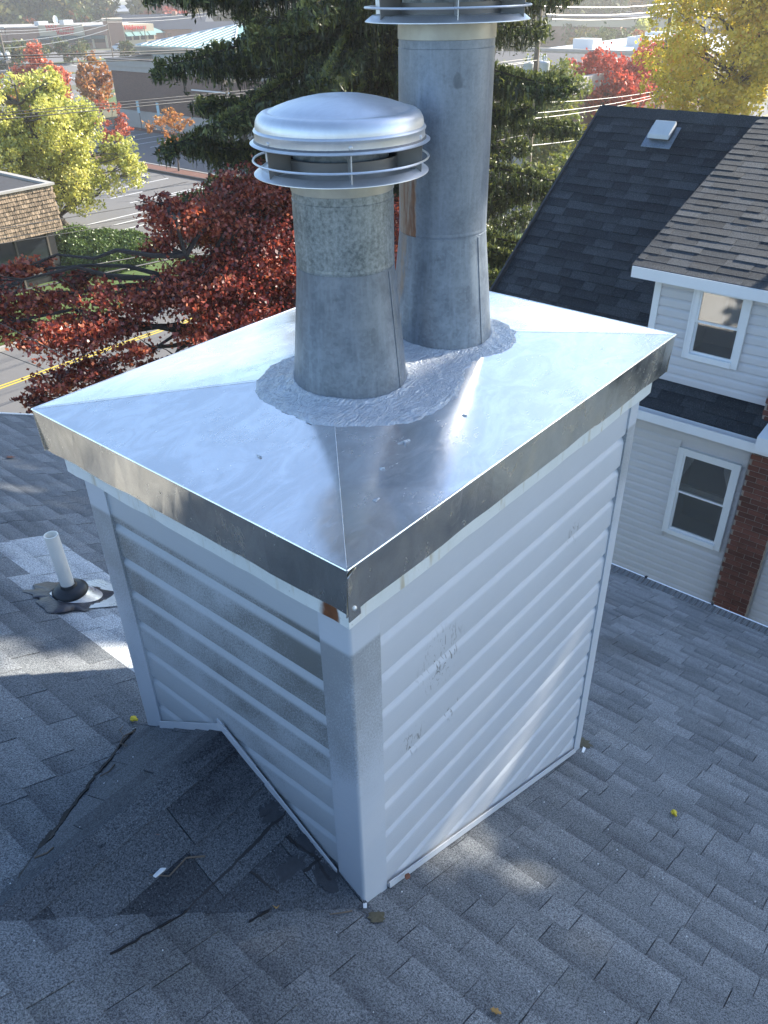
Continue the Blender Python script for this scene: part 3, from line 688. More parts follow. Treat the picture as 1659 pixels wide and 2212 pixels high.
twig(tw((.0, 1.10), (-.02, 1.085), (-.025, 1.06)), .002, 'short twig beside the yellow connector at the far corner')
twig(tw((-.145, .905), (-.175, .885), (-.20, .90)), .003, 'pale short twig in the left valley of the cricket')
twig(tw((-.50, .69), (-.475, .665), (-.455, .67)), .0032, 'grey twig at the top of the left valley')
twig(tw((-.20, .385), (-.24, .41), (-.30, .405), (-.335, .435)), .0028, 'long bent twig below the cricket')
twig(tw((.01, .06), (-.02, .075), (-.045, .09)), .0025, 'little twig below the near corner post')
for x, y, s_, rr, lab in ((-.31, .425, .024, .2, 'thin white scrap of plastic on the dark cricket'), (.065, .062, .030, .7, 'folded white metal scrap under the near corner post'), (1.435, .035, .022, .2, 'tiny white metal scrap sticking out under the right corner post')):
    m = MB(); z = cz(x, y)-.002; m.hexa([(-s_, -.006, 0), (s_, -.004, 0), (s_, .008, 0), (-s_, .004, 0), (-s_, -.006, .0015), (s_, -.004, .004), (s_, .008, .006), (-s_, .004, .0015)])
    o = m.build('metal_scrap', M['white']); o.location = (x, y, z); o.rotation_euler = (0, .4, rr); tag(o, lab, 'scrap')
m = MB()
V = []; F = []
for k, (cx, cy, R_) in enumerate(((.049, .004, .024), (1.50, .07, .04))):
    b0 = len(V); V.append((cx, cy, rz(cx)+.0125))
    for i in range(20):
        a = i*.314; r_ = R_*(.7+.6*random.random()); V.append((cx+r_*math.cos(a), cy+r_*math.sin(a), rz(cx+r_*math.cos(a))+.0085))
    for i in range(20): F.append((b0, b0+1+i, b0+1+(i+1) % 20))
fastmesh('moss', V, F, M['moss'], house, smooth=True, kind='stuff')
m = MB()
for i in range(110):
    x = random.uniform(-.75, 1.3); y = random.uniform(-.8, 1.3)
    if .04 < x < 1.46 and .04 < y < 1.1: continue
    s_ = random.uniform(.0008, .0019); z = cz(x, y)-.006; m.box(x-s_, x+s_*1.3, y-s_, y+s_, z, z+s_*1.3)
m.build('loose_granules', M['white'], house, kind='stuff')

# tar and open joints on the cricket
def patch(name, pts, mat, h=.0035, par=None):
    b = [(x, y, cz(x, y)-.006) for x, y in pts]; t_ = [(x, y, cz(x, y)-.006+h) for x, y in pts]
    c = (sum(p[0] for p in pts)/len(pts), sum(p[1] for p in pts)/len(pts)); n = len(pts)
    m = MB(); m.v = b+t_+[(c[0], c[1], cz(*c)-.006+h)]
    for i in range(n):
        j = (i+1) % n; m.f += [[i, j, n+j, n+i], [n+i, n+j, 2*n]]; m.a += [.5, .5]
    return m.build(name, mat, par or cr)
def crack(pts, w0, w1, name='open_joint', mat='black'):
    P2 = []
    for i in range(len(pts)-1):
        for k in range(8):
            u = k/8; P2.append((pts[i][0]*(1-u)+pts[i+1][0]*u+random.uniform(-.003, .003), pts[i][1]*(1-u)+pts[i+1][1]*u+random.uniform(-.003, .003)))
    P2.append(pts[-1]); m = MB()
    for i in range(len(P2)-1):
        a = Vector(P2[i]); b = Vector(P2[i+1]); n_ = Vector((-(b-a).y, (b-a).x)).normalized(); f = i/(len(P2)-1); w_ = (w0+(w1-w0)*f)*(.6+.8*random.random())*min(1, 6*f+.3)
        for q in ((a-n_*w_, b-n_*w_, b+n_*w_, a+n_*w_),):
            m.prism([(p.x, p.y, cz(p.x, p.y)-.010) for p in q], [(p.x, p.y, cz(p.x, p.y)-.0035) for p in q])
    return m.build(name, M[mat], cr)
crack([(.03, 1.075), (-.02, 1.045), (-.19, .93), (-.30, .85), (-.40, .775), (-.44, .74)], .0015, .0065, 'valley_crack')
crack([(-.40, .775), (-.46, .735), (-.56, .655)], .008, .002, 'valley_crack')
crack([(.055, .335), (-.02, .335), (-.16, .33), (-.36, .325), (-.52, .33)], .004, .0015)
crack([(.0, .335), (.01, .27), (.03, .21), (.02, .15)], .003, .005)
crack([(-.14, .33), (-.125, .27), (-.11, .20)], .002, .003)
crack([(.05, .20), (-.02, .205), (-.12, .20), (-.22, .205)], .003, .002)
def blob(cx, cy, rx, ry, seed, n=22):
    r_ = random.Random(seed); return [(cx+rx*math.cos(i*6.283/n)*r_.uniform(.6, 1.2), cy+ry*math.sin(i*6.283/n)*r_.uniform(.6, 1.2)) for i in range(n)]
for i, b_ in enumerate((blob(.012, .355, .035, .035, 1), blob(-.045, .232, .05, .024, 2), blob(.020, .165, .03, .04, 3), blob(-.30, .50, .10, .05, 4) if False else blob(.03, .25, .02, .03, 5))):
    patch('tar_smear', b_, M['tar_old'], h=.0024)
# ---------------------------------------------------------------- neighbour house
nb = thing('neighbour_house', 'grey sided house with charcoal roof, dormer and brick chimney to the right', 'house', (11.8, 1, G))
SN = .775; rn = lambda x: -3.59+SN*(x-8.2)
YL = 5.42
MB().prism([(8.2, -6, rn(8.2)-.06), (8.2, YL, rn(8.2)-.06), (11.85, YL, rn(11.85)-.06), (11.85, -6, rn(11.85)-.06)],
           [(8.2, -6, rn(8.2)-.003), (8.2, YL, rn(8.2)-.003), (11.85, YL, rn(11.85)-.003), (11.85, -6, rn(11.85)-.003)]).build('roof_deck', M['shingle_far'], nb)
MB().prism([(11.85, -6, rn(11.85)-.06), (11.85, YL, rn(11.85)-.06), (15.5, YL, -3.65), (15.5, -6, -3.65)],
           [(11.85, -6, rn(11.85)+.004), (11.85, YL, rn(11.85)+.004), (15.5, YL, -3.59), (15.5, -6, -3.59)]).build('back_slope', M['shingle_far'], nb)
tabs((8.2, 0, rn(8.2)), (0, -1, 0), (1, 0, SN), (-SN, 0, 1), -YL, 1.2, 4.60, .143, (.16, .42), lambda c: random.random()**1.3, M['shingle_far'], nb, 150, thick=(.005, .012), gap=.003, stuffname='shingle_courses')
# shed dormer roof
DS = (-.77+1.93)/(11.75-8.29); rd = lambda x: -1.93+DS*(x-8.29); YD = 3.03
MB().prism([(8.29, -3, rd(8.29)-.05), (8.29, YD, rd(8.29)-.05), (11.8, YD, rd(11.8)-.05), (11.8, -3, rd(11.8)-.05)],
           [(8.29, -3, rd(8.29)-.002), (8.29, YD, rd(8.29)-.002), (11.8, YD, rd(11.8)-.002), (11.8, -3, rd(11.8)-.002)]).build('dormer_roof', M['shingle_far'], nb)
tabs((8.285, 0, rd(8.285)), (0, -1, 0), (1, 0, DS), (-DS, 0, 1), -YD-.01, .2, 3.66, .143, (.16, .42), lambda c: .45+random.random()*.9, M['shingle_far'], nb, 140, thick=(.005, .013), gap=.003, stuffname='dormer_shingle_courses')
for i in range(19):
    y0 = YL-i*.30; MB().prism([(11.70, y0, rn(11.70)+.012), (11.70, y0-.31, rn(11.70)+.007), (11.86, y0-.31, rn(11.85)+.018), (11.86, y0, rn(11.85)+.022)],
        [(11.70, y0, rn(11.70)+.020), (11.70, y0-.31, rn(11.70)+.014), (11.86, y0-.31, rn(11.85)+.026), (11.86, y0, rn(11.85)+.034)], .3+.5*random.random()).build('ridge_cap_shingle', M['shingle_far'], nb)
# walls
XW = 8.52
wl_ = MB(); wl_.box(XW+.5, 15.2, -5.9, YL-.3, G, -3.62)
for q in ((-5.9, 1.38, G, -3.62), (2.09, YL-.3, G, -3.62), (1.38, 2.09, G, -5.42), (1.38, 2.09, -4.19, -3.62)): wl_.box(XW+.019, XW+.499, *q)
wl_.build('wall', M['siding_far'], nb)
for q in ((-2.9, 1.71, rn(XW)-.05, rd(XW)-.06), (2.29, 2.80, rn(XW)-.05, rd(XW)-.06), (1.71, 2.29, rn(XW)-.05, -2.93), (1.71, 2.29, -2.09, rd(XW)-.06)): MB().box(XW+.019, XW+.499, *q).build('dormer_wall', M['siding_far'], nb)
MB().prism([(XW+.5, -2.9, rn(XW)-.05), (XW+.5, 2.80, rn(XW)-.05), (11.3, 2.80, -1.2), (11.3, -2.9, -1.2)], [(XW+.5, -2.9, rd(XW)-.06), (XW+.5, 2.80, rd(XW)-.06), (11.3, 2.80, rd(11.3)-.055), (11.3, -2.9, rd(11.3)-.055)]).build('dormer_wall', M['siding_far'], nb)
def clap(z, y0, y1, x, h=.115):
    mb = MB(); pr = [(.010, z+.001), (-.022, z), (-.023, z+.005), (-.021, z+h*.55), (-.016, z+h*.70), (-.004, z+h*.86), (.008, z+h+.002)]
    for i, (d, zz) in enumerate(pr): mb.v += [(x+d, y0, zz), (x+d, y1, zz)]
    for i in range(len(pr)-1): j = 2*i; mb.f.append([j, j+1, j+3, j+2][::-1]); mb.a.append(.5)
    return mb
def clapwall(zlo, zhi, ya, yb, x, holes, h=.115):
    z = zlo
    while z < zhi:
        segs = [(ya, yb)]
        for (a, b, c, d) in holes:
            if z+h > c and z < d:
                segs = [s for (p, q) in segs for s in ((p, min(q, a)), (max(p, b), q)) if s[1]-s[0] > .02]
        for (p, q) in segs: clap(z, p, q, x, h).build('clapboard', M['siding_far'], nb)
        z += h
WL = (1.34, 2.13, -5.46, -4.15); WU = (1.67, 2.33, -2.97, -2.05)
clapwall(-7.4, -3.68, 1.30-.02, 5.0, XW+.02, [WL, (.7, 1.26, -9, -3)])
clapwall(-7.4, -3.68, -1.0, .77, XW+.02, [])
clapwall(rn(XW)+.02, -2.08, -1., 2.74, XW+.02, [WU])
MB().box(XW-.015, XW+.06, 2.735, 2.815, rn(XW)-.02, -2.0).build('corner_board', M['white'], nb)
# eave, gutter, fascias
MB().box(8.262, 8.288, -3, YD, rd(8.29)-.13, rd(8.29)-.004).build('dormer_fascia', M['white'], nb)
MB().box(8.288, XW, -3, YD-.002, rd(8.29)-.115, rd(8.29)-.100).build('dormer_soffit', M['white'], nb)
MB().prism([(8.29, YD, rd(8.29)-.12), (8.29, YD+.022, rd(8.29)-.12), (10.9, YD+.022, rd(10.9)-.12), (10.9, YD, rd(10.9)-.12)], [(8.29, YD, rd(8.29)+.004), (8.29, YD+.022, rd(8.29)+.004), (10.9, YD+.022, rd(10.9)+.004), (10.9, YD, rd(10.9)+.004)]).build('dormer_rake', M['shingle_far'], nb)
g2 = MB(); g2.box(8.05, 8.062, .9, YL, -3.70, -3.585); g2.box(8.062, 8.165, .9, YL, -3.71, -3.695); g2.box(8.165, 8.178, .9, YL, -3.695, -3.59); g2 = g2.build('gutter', M['white'], nb)
MB().box(8.063, 8.164, .9, YL-.01, -3.694, -3.64).build('gutter_debris', M['leaf_brown'], g2)
MB().box(8.178, XW+.02, -1.0, YL-.01, -3.725, -3.712).build('soffit', M['siding_far'], nb)
MB().box(XW-.01, XW+.02, 1.3, 5.1, -3.711, -3.66).build('frieze_board', M['siding_far'], nb)
MB().prism([(8.0, 5.42, -3.78), (8.0, 5.45, -3.78), (11.85, 5.45, rn(11.85)-.2), (11.85, 5.42, rn(11.85)-.2)], [(8.0, 5.42, -3.60), (8.0, 5.45, -3.60), (11.85, 5.45, rn(11.85)+.02), (11.85, 5.42, rn(11.85)+.02)]).build('rake_board', M['flatroof'], nb)
MB().hexa([(7.95, .50, -3.62), (8.35, .50, -3.50), (8.35, 1.13, -3.50), (7.95, 1.13, -3.62), (7.95, .50, -3.45), (8.35, .50, -3.40), (8.35, 1.13, -3.40), (7.95, 1.13, -3.45)]).build('gutter_end_box', M['white'], nb)
def window(y0, y1, z0, z1, upper, label):
    fr = MB(); x = XW; t = .075
    fr.box(x-.03, x+.03, y0, y0+t, z0, z1); fr.box(x-.03, x+.03, y1-t, y1, z0, z1); fr.box(x-.03, x+.03, y0+t, y1-t, z1-t, z1); fr.box(x-.042, x+.03, y0+t, y1-t, z0, z0+t*.9)
    fr.box(x-.038, x-.0305, y0-.004, y0+.018, z0, z1+.004); fr.box(x-.038, x-.0305, y1-.018, y1+.004, z0, z1+.004); fr.box(x-.038, x-.0305, y0+.018, y1-.018, z1-.018, z1+.004)
    wdw = fr.build('window', M['white'], nb, bevel=.003); wdw['label'] = label
    a, b, c, d = y0+t, y1-t, z0+t*.9, z1-t; mid = c+(d-c)*.52
    for (zz0, zz1, xx) in ((mid-.014, d, x-.008), (c, mid+.014, x+.020)):
        s = MB(); q = .026
        s.box(xx-.012, xx+.012, a, a+q, zz0, zz1); s.box(xx-.012, xx+.012, b-q, b, zz0, zz1); s.box(xx-.012, xx+.012, a+q, b-q, zz1-q, zz1); s.box(xx-.012, xx+.012, a+q, b-q, zz0, zz0+q); s.build('sash', M['white'], wdw)
        MB().box(xx-.003, xx+.003, a+q, b-q, zz0+q, zz1-q).build('pane', M['glass'], wdw)
    if upper:
        MB().box(x+.06, x+.066, a, b, mid-.02, d).build('blind', M['blind'], wdw)
        cu = MB(); cu.box(x+.045, x+.05, a+.05, a+.14, mid+.03, d-.05); cu.box(x+.045, x+.05, a+.2, a+.23, mid, d); cu.build('curtain', M['curtain'], wdw)
    else:
        for s_, (p, q) in enumerate(((a, a+.13), (b-.12, b))):
            cu = MB()
            for i in range(10):
                u0, u1 = i/10, (i+1)/10; k = (.10+.32*(u0 if s_ else 1-u0)); ya, yb = p+(q-p)*u0, p+(q-p)*u1
                cu.box(x+.036+.008*(i % 2), x+.040+.008*(i % 2), ya, yb, d-k, d)
            cu.build('curtain', M['curtain'], wdw)
        MB().box(x+.036, x+.08, a, b, mid+.015, mid+.08).build('sill_clutter', M['curtain'], wdw)
    MB().box(x+.031, x+.46, a-.015, b+.015, c-.015, d+.015).build('room', M['room'], wdw)
    o = nb.children[-1]
# rooms must be open towards the glass: build as 5 inner faces
def window_room(wdw, y0, y1, z0, z1): pass
window(*WL, False, 'lower double hung window with lace curtains')
window(*WU, True, 'upper dormer window with cream blind')
for o in list(bpy.data.objects):
    if o.name.startswith('room'):
        me = o.data; V = [v.co.copy() for v in me.vertices]; xs_ = min(v.x for v in V)
        F = [list(p.vertices) for p in me.polygons if not all(abs(V[i].x-xs_) < 1e-4 for i in p.vertices)]
        m2 = bpy.data.meshes.new('room'); m2.from_pydata(V, [], F); m2.materials.append(M['room']); o.data = m2
# the wall boxes are solid behind the glass: push rooms' recess by cutting is avoided, the lower wall starts behind the recess
# brick chimney on the wall
bc = MB(); bc.box(8.40, 8.70, .80, 1.235, -8, -3.0); bc = bc.build('brick_chimney', M['mortar'], nb)
row = 0; z = -7.2
while z < -3.1:
    off = .0 if row % 2 else -.105
    y = .80+off
    while y < 1.235:
        a, b = max(y, .795), min(y+.20, 1.24)
        if b-a > .03: MB().box(8.390+random.uniform(-.002, .002), 8.402, a, b, z, z+.062, random.random()).build('brick', M['brick'], bc)
        y += .21
    # side returns
    for yy in (1.2352,): MB().box(8.42+.1*(row % 2), 8.50, yy, yy+.008, z, z+.062, random.random()).build('brick', M['brick'], bc) if row % 2 == 0 else None
    row += 1; z += .0735
# box vent on the roof
vx, vy = 11.52, 4.25; vb = MB(); zz = lambda x: rn(x)+.014
vb.prism([(vx-.21, vy-.22, zz(vx-.21)), (vx-.21, vy+.22, zz(vx-.21)), (vx+.1, vy+.22, zz(vx+.1)), (vx+.1, vy-.22, zz(vx+.1))][::-1], [(vx-.21, vy-.22, zz(vx-.21)+.006), (vx-.21, vy+.22, zz(vx-.21)+.006), (vx+.1, vy+.22, zz(vx+.1)+.006), (vx+.1, vy-.22, zz(vx+.1)+.006)][::-1])
vb = vb.build('roof_vent', M['galv'], nb)
MB().prism([(vx-.10, vy-.15, zz(vx-.1)), (vx+.10, vy-.15, zz(vx+.1)), (vx+.10, vy+.15, zz(vx+.1)), (vx-.10, vy+.15, zz(vx-.1))], [(vx-.15, vy-.15, zz(vx-.10)+.07), (vx+.06, vy-.15, zz(vx+.1)+.07), (vx+.06, vy+.15, zz(vx+.1)+.07), (vx-.15, vy+.15, zz(vx-.10)+.07)]).build('vent_neck', M['dull_steel'], vb)
MB().prism([(vx-.17, vy-.165, zz(vx-.14)+.055), (vx+.06, vy-.165, zz(vx+.09)+.055), (vx+.06, vy+.165, zz(vx+.09)+.055), (vx-.17, vy+.165, zz(vx-.14)+.055)], [(vx-.165, vy-.155, zz(vx-.14)+.12), (vx+.05, vy-.155, zz(vx+.09)+.10), (vx+.05, vy+.155, zz(vx+.09)+.10), (vx-.165, vy+.155, zz(vx-.14)+.12)]).build('vent_hood', M['ceramic'], vb, bevel=.01)

# ---------------------------------------------------------------- foliage tools
def leaves(C, size, vals, rng=rng, flat=0., elong=1.35, fold=.25):
    """one bent quad per leaf around centres C"""
    n = len(C); a = rng.normal(size=(n, 3)); a[:, 2] *= (1-flat); a /= np.linalg.norm(a, axis=1)[:, None]
    b = rng.normal(size=(n, 3)); b -= (b*a).sum(1)[:, None]*a; b /= np.linalg.norm(b, axis=1)[:, None]; nn = np.cross(a, b)
    s = (size*rng.uniform(.65, 1.3, n))[:, None]
    V = np.empty((n, 4, 3)); V[:, 0] = C-a*s*.5*elong; V[:, 1] = C+b*s*.5+nn*s*fold*.4; V[:, 2] = C+a*s*.5*elong+nn*s*fold*rng.uniform(-1, 1, (n, 1)); V[:, 3] = C-b*s*.5+nn*s*fold*.4
    return V.reshape(-1, 3), np.arange(4*n).reshape(-1, 4), vals
def cloud(clumps, per, rng=rng, squash=.75, shell=.45, skirt=0.):
    P = []; Vv = []
    for (x, y, z, r_) in clumps:
        n = int(per*r_*r_) if r_ > 0 else 0
        if n < 3: continue
        d = rng.normal(size=(n, 3)); d /= np.linalg.norm(d, axis=1)[:, None]; rr = r_*rng.uniform(0, 1, n)**shell*(1+.16*rng.normal(size=n))
        # lumpy outline: sub-bundles
        k = max(3, int(n/26)); c = rng.normal(size=(k, 3)); c /= np.linalg.norm(c, axis=1)[:, None]; c *= (r_*rng.uniform(.35, 1.08, k))[:, None]
        pick = rng.integers(0, k, n); q = c[pick]+rng.normal(size=(n, 3))*r_*.13
        use = rng.random(n) < .78; p = np.where(use[:, None], q, d*rr[:, None]); p[:, 2] *= squash
        P.append(p+np.array([x, y, z])); tone = rng.uniform(-.14, .14)+rng.uniform(-.16, .16, k)[pick]
        Vv.append(np.clip(.5+tone+rng.normal(size=n)*.16, 0, 1))
    return np.concatenate(P), np.concatenate(Vv)
def limb(mb, a, b, r0, r1, sag=.0, n=6, wob=.08, seg=5):
    a = Vector(a); b = Vector(b); L_ = (b-a).length; pts = []
    for i in range(seg+1):
        t = i/seg; p = a.lerp(b, t); k = math.sin(math.pi*t)
        pts.append(p+Vector((random.uniform(-1, 1), random.uniform(-1, 1), random.uniform(-.6, .6)))*wob*L_*.25*k+Vector((0, 0, -sag*L_*k)))
    mb.tube(pts, [r0+(r1-r0)*i/seg for i in range(seg+1)], n, caps=False); return pts
def tree(name, label, base, clumps, lm, size, per, bark='bark', group=None, tr=.16, fork=None, cat='tree', squash=.75, flat=0., twigs=3):
    t = thing(name, label, cat, base, group=group); base = Vector(base)
    cen = Vector(np.mean([c[:3] for c in clumps], axis=0)); zlo = min(c[2]-c[3] for c in clumps); ztop = max(c[2] for c in clumps)
    fk = Vector(fork) if fork else Vector((base.x*.6+cen.x*.4, base.y*.6+cen.y*.4, max(base.z+.8, zlo-.15*(zlo-base.z))))
    mb = MB(); limb(mb, base, fk, tr, tr*.75, wob=.1, n=8)
    top = Vector((cen.x, cen.y, ztop-.2)); axis = limb(mb, fk, top, tr*.72, tr*.15, wob=.2, n=7, seg=8)
    for (x, y, z, r_) in clumps:
        p = Vector((x, y, z)); cand = [q for q in axis if q.z < z+.1] or [fk]; s = min(cand, key=lambda q: (q-p).length*1.0+abs(q.z-(z-.9*(q-p).length*.6))*.5)
        e = limb(mb, s, p, tr*.30, tr*.07, sag=-.05, wob=.3, n=5)
        for k in range(twigs):
            limb(mb, e[-2], p+Vector((random.uniform(-1, 1), random.uniform(-1, 1), random.uniform(-.6, .8)))*r_*.9, tr*.08, tr*.02, wob=.3, n=4, seg=3)
    mb.build('trunk', M[bark], t, smooth=True)
    P, v = cloud(clumps, per, squash=squash); V, F, _ = leaves(P, size, v, flat=flat)
    fastmesh('crown', V, F, lm, t, vals=v); return t
def ell(cx, cy, cz_, rx, rz_, n, rc, seed=0, low=-1.):
    r = np.random.default_rng(seed); o = []
    for i in range(n):
        d = r.normal(size=3); d /= np.linalg.norm(d); k = r.uniform(.35, 1)**.6
        if d[2] < low: d[2] = -d[2]
        o.append((cx+d[0]*rx*k, cy+d[1]*rx*k, cz_+d[2]*rz_*k, rc*r.uniform(.7, 1.25)))
    return o
# maroon maple between the house and the road
MC = [(10.85,11.51,-2.52,0.90),(10.31,12.00,-2.44,0.90),(11.36,11.01,-2.81,1.00),(9.46,12.06,-2.86,0.90),(8.58,12.11,-2.69,0.70),(8.34,12.28,-2.42,0.40),(8.16,12.16,-3.12,0.50),(9.71,11.20,-3.22,1.10),(9.85,10.40,-3.82,1.10),(8.67,11.03,-3.65,1.00),(8.00,11.29,-3.70,1.00),(8.62,10.16,-4.16,0.90),(7.95,10.70,-4.26,0.80),(7.43,11.69,-3.88,0.70),(6.84,12.06,-3.71,0.60),(6.84,13.21,-3.59,0.45),(6.19,13.55,-3.28,0.40),(5.89,13.69,-3.36,0.40),(6.18,13.00,-3.81,0.60),(5.66,13.25,-3.89,0.60),(5.49,12.77,-4.16,0.50),(5.85,12.04,-4.19,0.80),(6.42,11.73,-4.12,0.70),(6.49,11.10,-4.42,0.40),(5.84,11.48,-4.64,0.55),(5.26,11.77,-4.78,0.50),(4.93,11.93,-5.05,0.35),(6.12,11.32,-4.96,0.50),(6.71,10.96,-4.72,0.35),(11.04,9.88,-3.48,1.00),(11.51,9.33,-3.76,0.80),(12.29,9.96,-3.12,0.90),(5.05,13.51,-3.53,0.80),(4.70,13.12,-4.00,0.70)]
MCX = MC+[(9.2, 9.6, -4.9, .9), (10.2, 9.2, -4.6, .9), (11.2, 12.6, -2.9, .9), (12.0, 11.6, -2.9, 1.0), (9.9, 13., -3.2, .9), (12.6, 10.9, -3.6, .9)]
tree('maple_tree', 'spreading maroon leaved maple right behind the chimney, above the road', (9.6, 10.6, G), MCX, L['maple'], .060, 2700, 'bark_dark', tr=.20, fork=(9.2, 10.7, -7.2), squash=.46, twigs=6)
# big weeping spruce
def spruce(base, H, L0, zmin, name, label, nstr, group=None, seed=1):
    t = thing(name, label, 'tree', base, group=group); r = random.Random(seed); B = Vector(base); mb = MB()
    mb.tube([B, B+Vector((.1, 0, H*.5)), B+Vector((0, .1, H))], [.34, .22, .04], 10)
    C = []; Dn = []; Wd = []; Ln = []; Vl = []
    z = B.z+zmin
    while z < B.z+H-.6:
        fr = 1-(z-B.z)/H; nb_ = r.choice((4, 5, 5, 6)); a0 = r.random()*6.28
        for k in range(nb_):
            L_ = min(L0, H*.36*fr)*r.uniform(.72, 1.12); a = a0+6.283*k/nb_+r.uniform(-.25, .25); zz = z+r.uniform(-.25, .25)
            dx, dy = math.cos(a), math.sin(a); pts = []; w1_ = r.uniform(-1.5, 1.5); dq = r.uniform(.75, 1.5)
            for i in range(9):
                u = i/8; pts.append(Vector((B.x+dx*L_*u-dy*.12*L_*u*u*w1_, B.y+dy*L_*u+dx*.12*L_*u*u*w1_, zz+.35*L_*(.25*u-dq*u*u+.72*u**3.2))))
            mb.tube(pts, [.055*(1-.85*i/8) for i in range(9)], 5, caps=False)
            m = int(nstr*L_)
            for j in range(m):
                u = r.random()**.75; f = u*8; i = min(7, int(f)); p = pts[i].lerp(pts[i+1], f-i)
                side = r.uniform(-1, 1); wdt = (.20*L_*(1.15-u)+.10); off = side*wdt
                q = p+Vector((-dy*off+dx*abs(off)*.5, dx*off+dy*abs(off)*.5, -abs(off)*.22+r.uniform(-.07, .05)))
                ln = (.10+.42*r.random()**1.6*(.6+.8*abs(math.sin(u*17+k*2.1+z))))*(1.0-.35*abs(side))*(1 if u < .9 else .6)
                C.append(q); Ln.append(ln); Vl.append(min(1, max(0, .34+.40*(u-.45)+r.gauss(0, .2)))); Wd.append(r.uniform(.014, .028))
            for j in range(int(nstr*.30*L_)):  # upright sprigs along the top
                u = r.random(); f = u*8; i = min(7, int(f)); p = pts[i].lerp(pts[i+1], f-i)
                C.append(p+Vector((0, 0, .03))); Ln.append(-r.uniform(.06, .16)); Vl.append(min(1, .6+r.random()*.4)); Wd.append(.03)
        z += r.uniform(.30, .46)
    mb.build('trunk', M['bark_dark'], t, smooth=True)
    C = np.array([tuple(c) for c in C]); Ln = np.array(Ln); Wd = np.array(Wd); Vl = np.array(Vl); n = len(C); R = np.random.default_rng(seed)
    VV = []; FF = []; va = []; seg = 4
    for x in range(2):
        a = R.uniform(0, 6.28, n); bx = np.stack([np.cos(a), np.sin(a), np.zeros(n)], 1); dr = R.normal(size=(n, 2))*.10
        for s in range(seg):
            f0, f1 = s/seg, (s+1)/seg
            c0 = C.copy(); c1 = C.copy(); c0[:, 2] -= Ln*f0; c1[:, 2] -= Ln*f1
            c0[:, :2] += dr*Ln[:, None]*f0; c1[:, :2] += dr*Ln[:, None]*f1
            w0 = Wd*(1.15-.9*f0)*R.uniform(.7, 1.4, n); w1 = Wd*(1.15-.9*f1)*R.uniform(.25, .9, n)
            q = np.stack([c0-bx*w0[:, None], c0+bx*w0[:, None], c1+bx*w1[:, None], c1-bx*w1[:, None]], 1); VV.append(q.reshape(-1, 3)); va.append(np.clip(Vl+R.normal(size=n)*.07, 0, 1))
    for rep in range(3):
        f = R.uniform(0, 1, n)[:, None]; Pn = C+np.concatenate([dr*Ln[:, None]*f, -Ln[:, None]*f], 1)+R.normal(size=(n, 3))*.035
        Vn, _, _ = leaves(Pn, .040, None, rng=R, elong=3.2, fold=.1); VV.append(Vn); va.append(np.clip(Vl+.08+R.normal(size=n)*.16, 0, 1))
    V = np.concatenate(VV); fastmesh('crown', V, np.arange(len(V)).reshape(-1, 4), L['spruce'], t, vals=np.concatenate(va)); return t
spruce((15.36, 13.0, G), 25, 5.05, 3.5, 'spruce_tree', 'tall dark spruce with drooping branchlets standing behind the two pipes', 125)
# unseen tree added to shade the roof; crown gaps cut to place sun patches
gaps = [((-.05, 1.58, -1.20), .22, .1), ((.30, 1.62, -1.35), .15, .1), ((-.85, 1.95, -.85), .75, 0), ((-.6, 2.7, -.95), .5, 0), ((-.9, 1.2, -.80), .35, 0), ((1.02, .06, -1.20), .19, .05), ((.80, .06, -1.40), .12, .05), ((.48, -.05, -1.43), .20, .12), ((.64, -.42, -1.50), .26, .28), ((3.4, .3, -2.8), .25, .5), ((8.0, 1.95, -6.0), .2, .2)]
def shade_tree(label, base, clumps, size, per):
    t = tree('added_shade_tree', label, base, [], L['green'], size, per) if False else None
    t = thing('added_shade_tree', label, 'tree', base); mb = MB(); B = Vector(base); cen = Vector(np.mean([c[:3] for c in clumps], axis=0))
    ax = limb(mb, B, cen, .32, .14, wob=.15, n=10, seg=8)
    for c in clumps: limb(mb, ax[random.randint(4, 8)], c[:3], .07, .02, wob=.2, n=5)
    mb.build('trunk', M['bark'], t, smooth=True)
    P, v = cloud(clumps, per, squash=.9); S = np.array(SUN); keep = rng.random(len(P)) < 1
    for (g, r_, _) in gaps:
        d = P-np.array(g); tt = d@S; dist = np.linalg.norm(d-tt[:, None]*S, axis=1); keep &= (dist > r_*(1+.25*np.sin(P[:, 2]*9))) | (rng.random(len(P)) < _)
    P = P[keep]; v = v[keep]; V, F, _ = leaves(P, size, v); fastmesh('crown', V, F, L['green'], t, vals=v)
cl = []
r5 = np.random.default_rng(5)
for i in range(120):
    yy = r5.uniform(-6.6, 2.4); z5 = r5.uniform(1.6, 7.2)
    if yy > -1.2 and z5 > 5.2-.2*yy and r5.random() < .5: continue
    cl.append((12.7+r5.uniform(-1.2, 1.2), yy, z5, r5.uniform(.75, 1.15)))
shade_tree('unseen leafy tree added outside the right edge to shade the roof and chimney', (13.6, -8.2, G), cl, .16, 520)
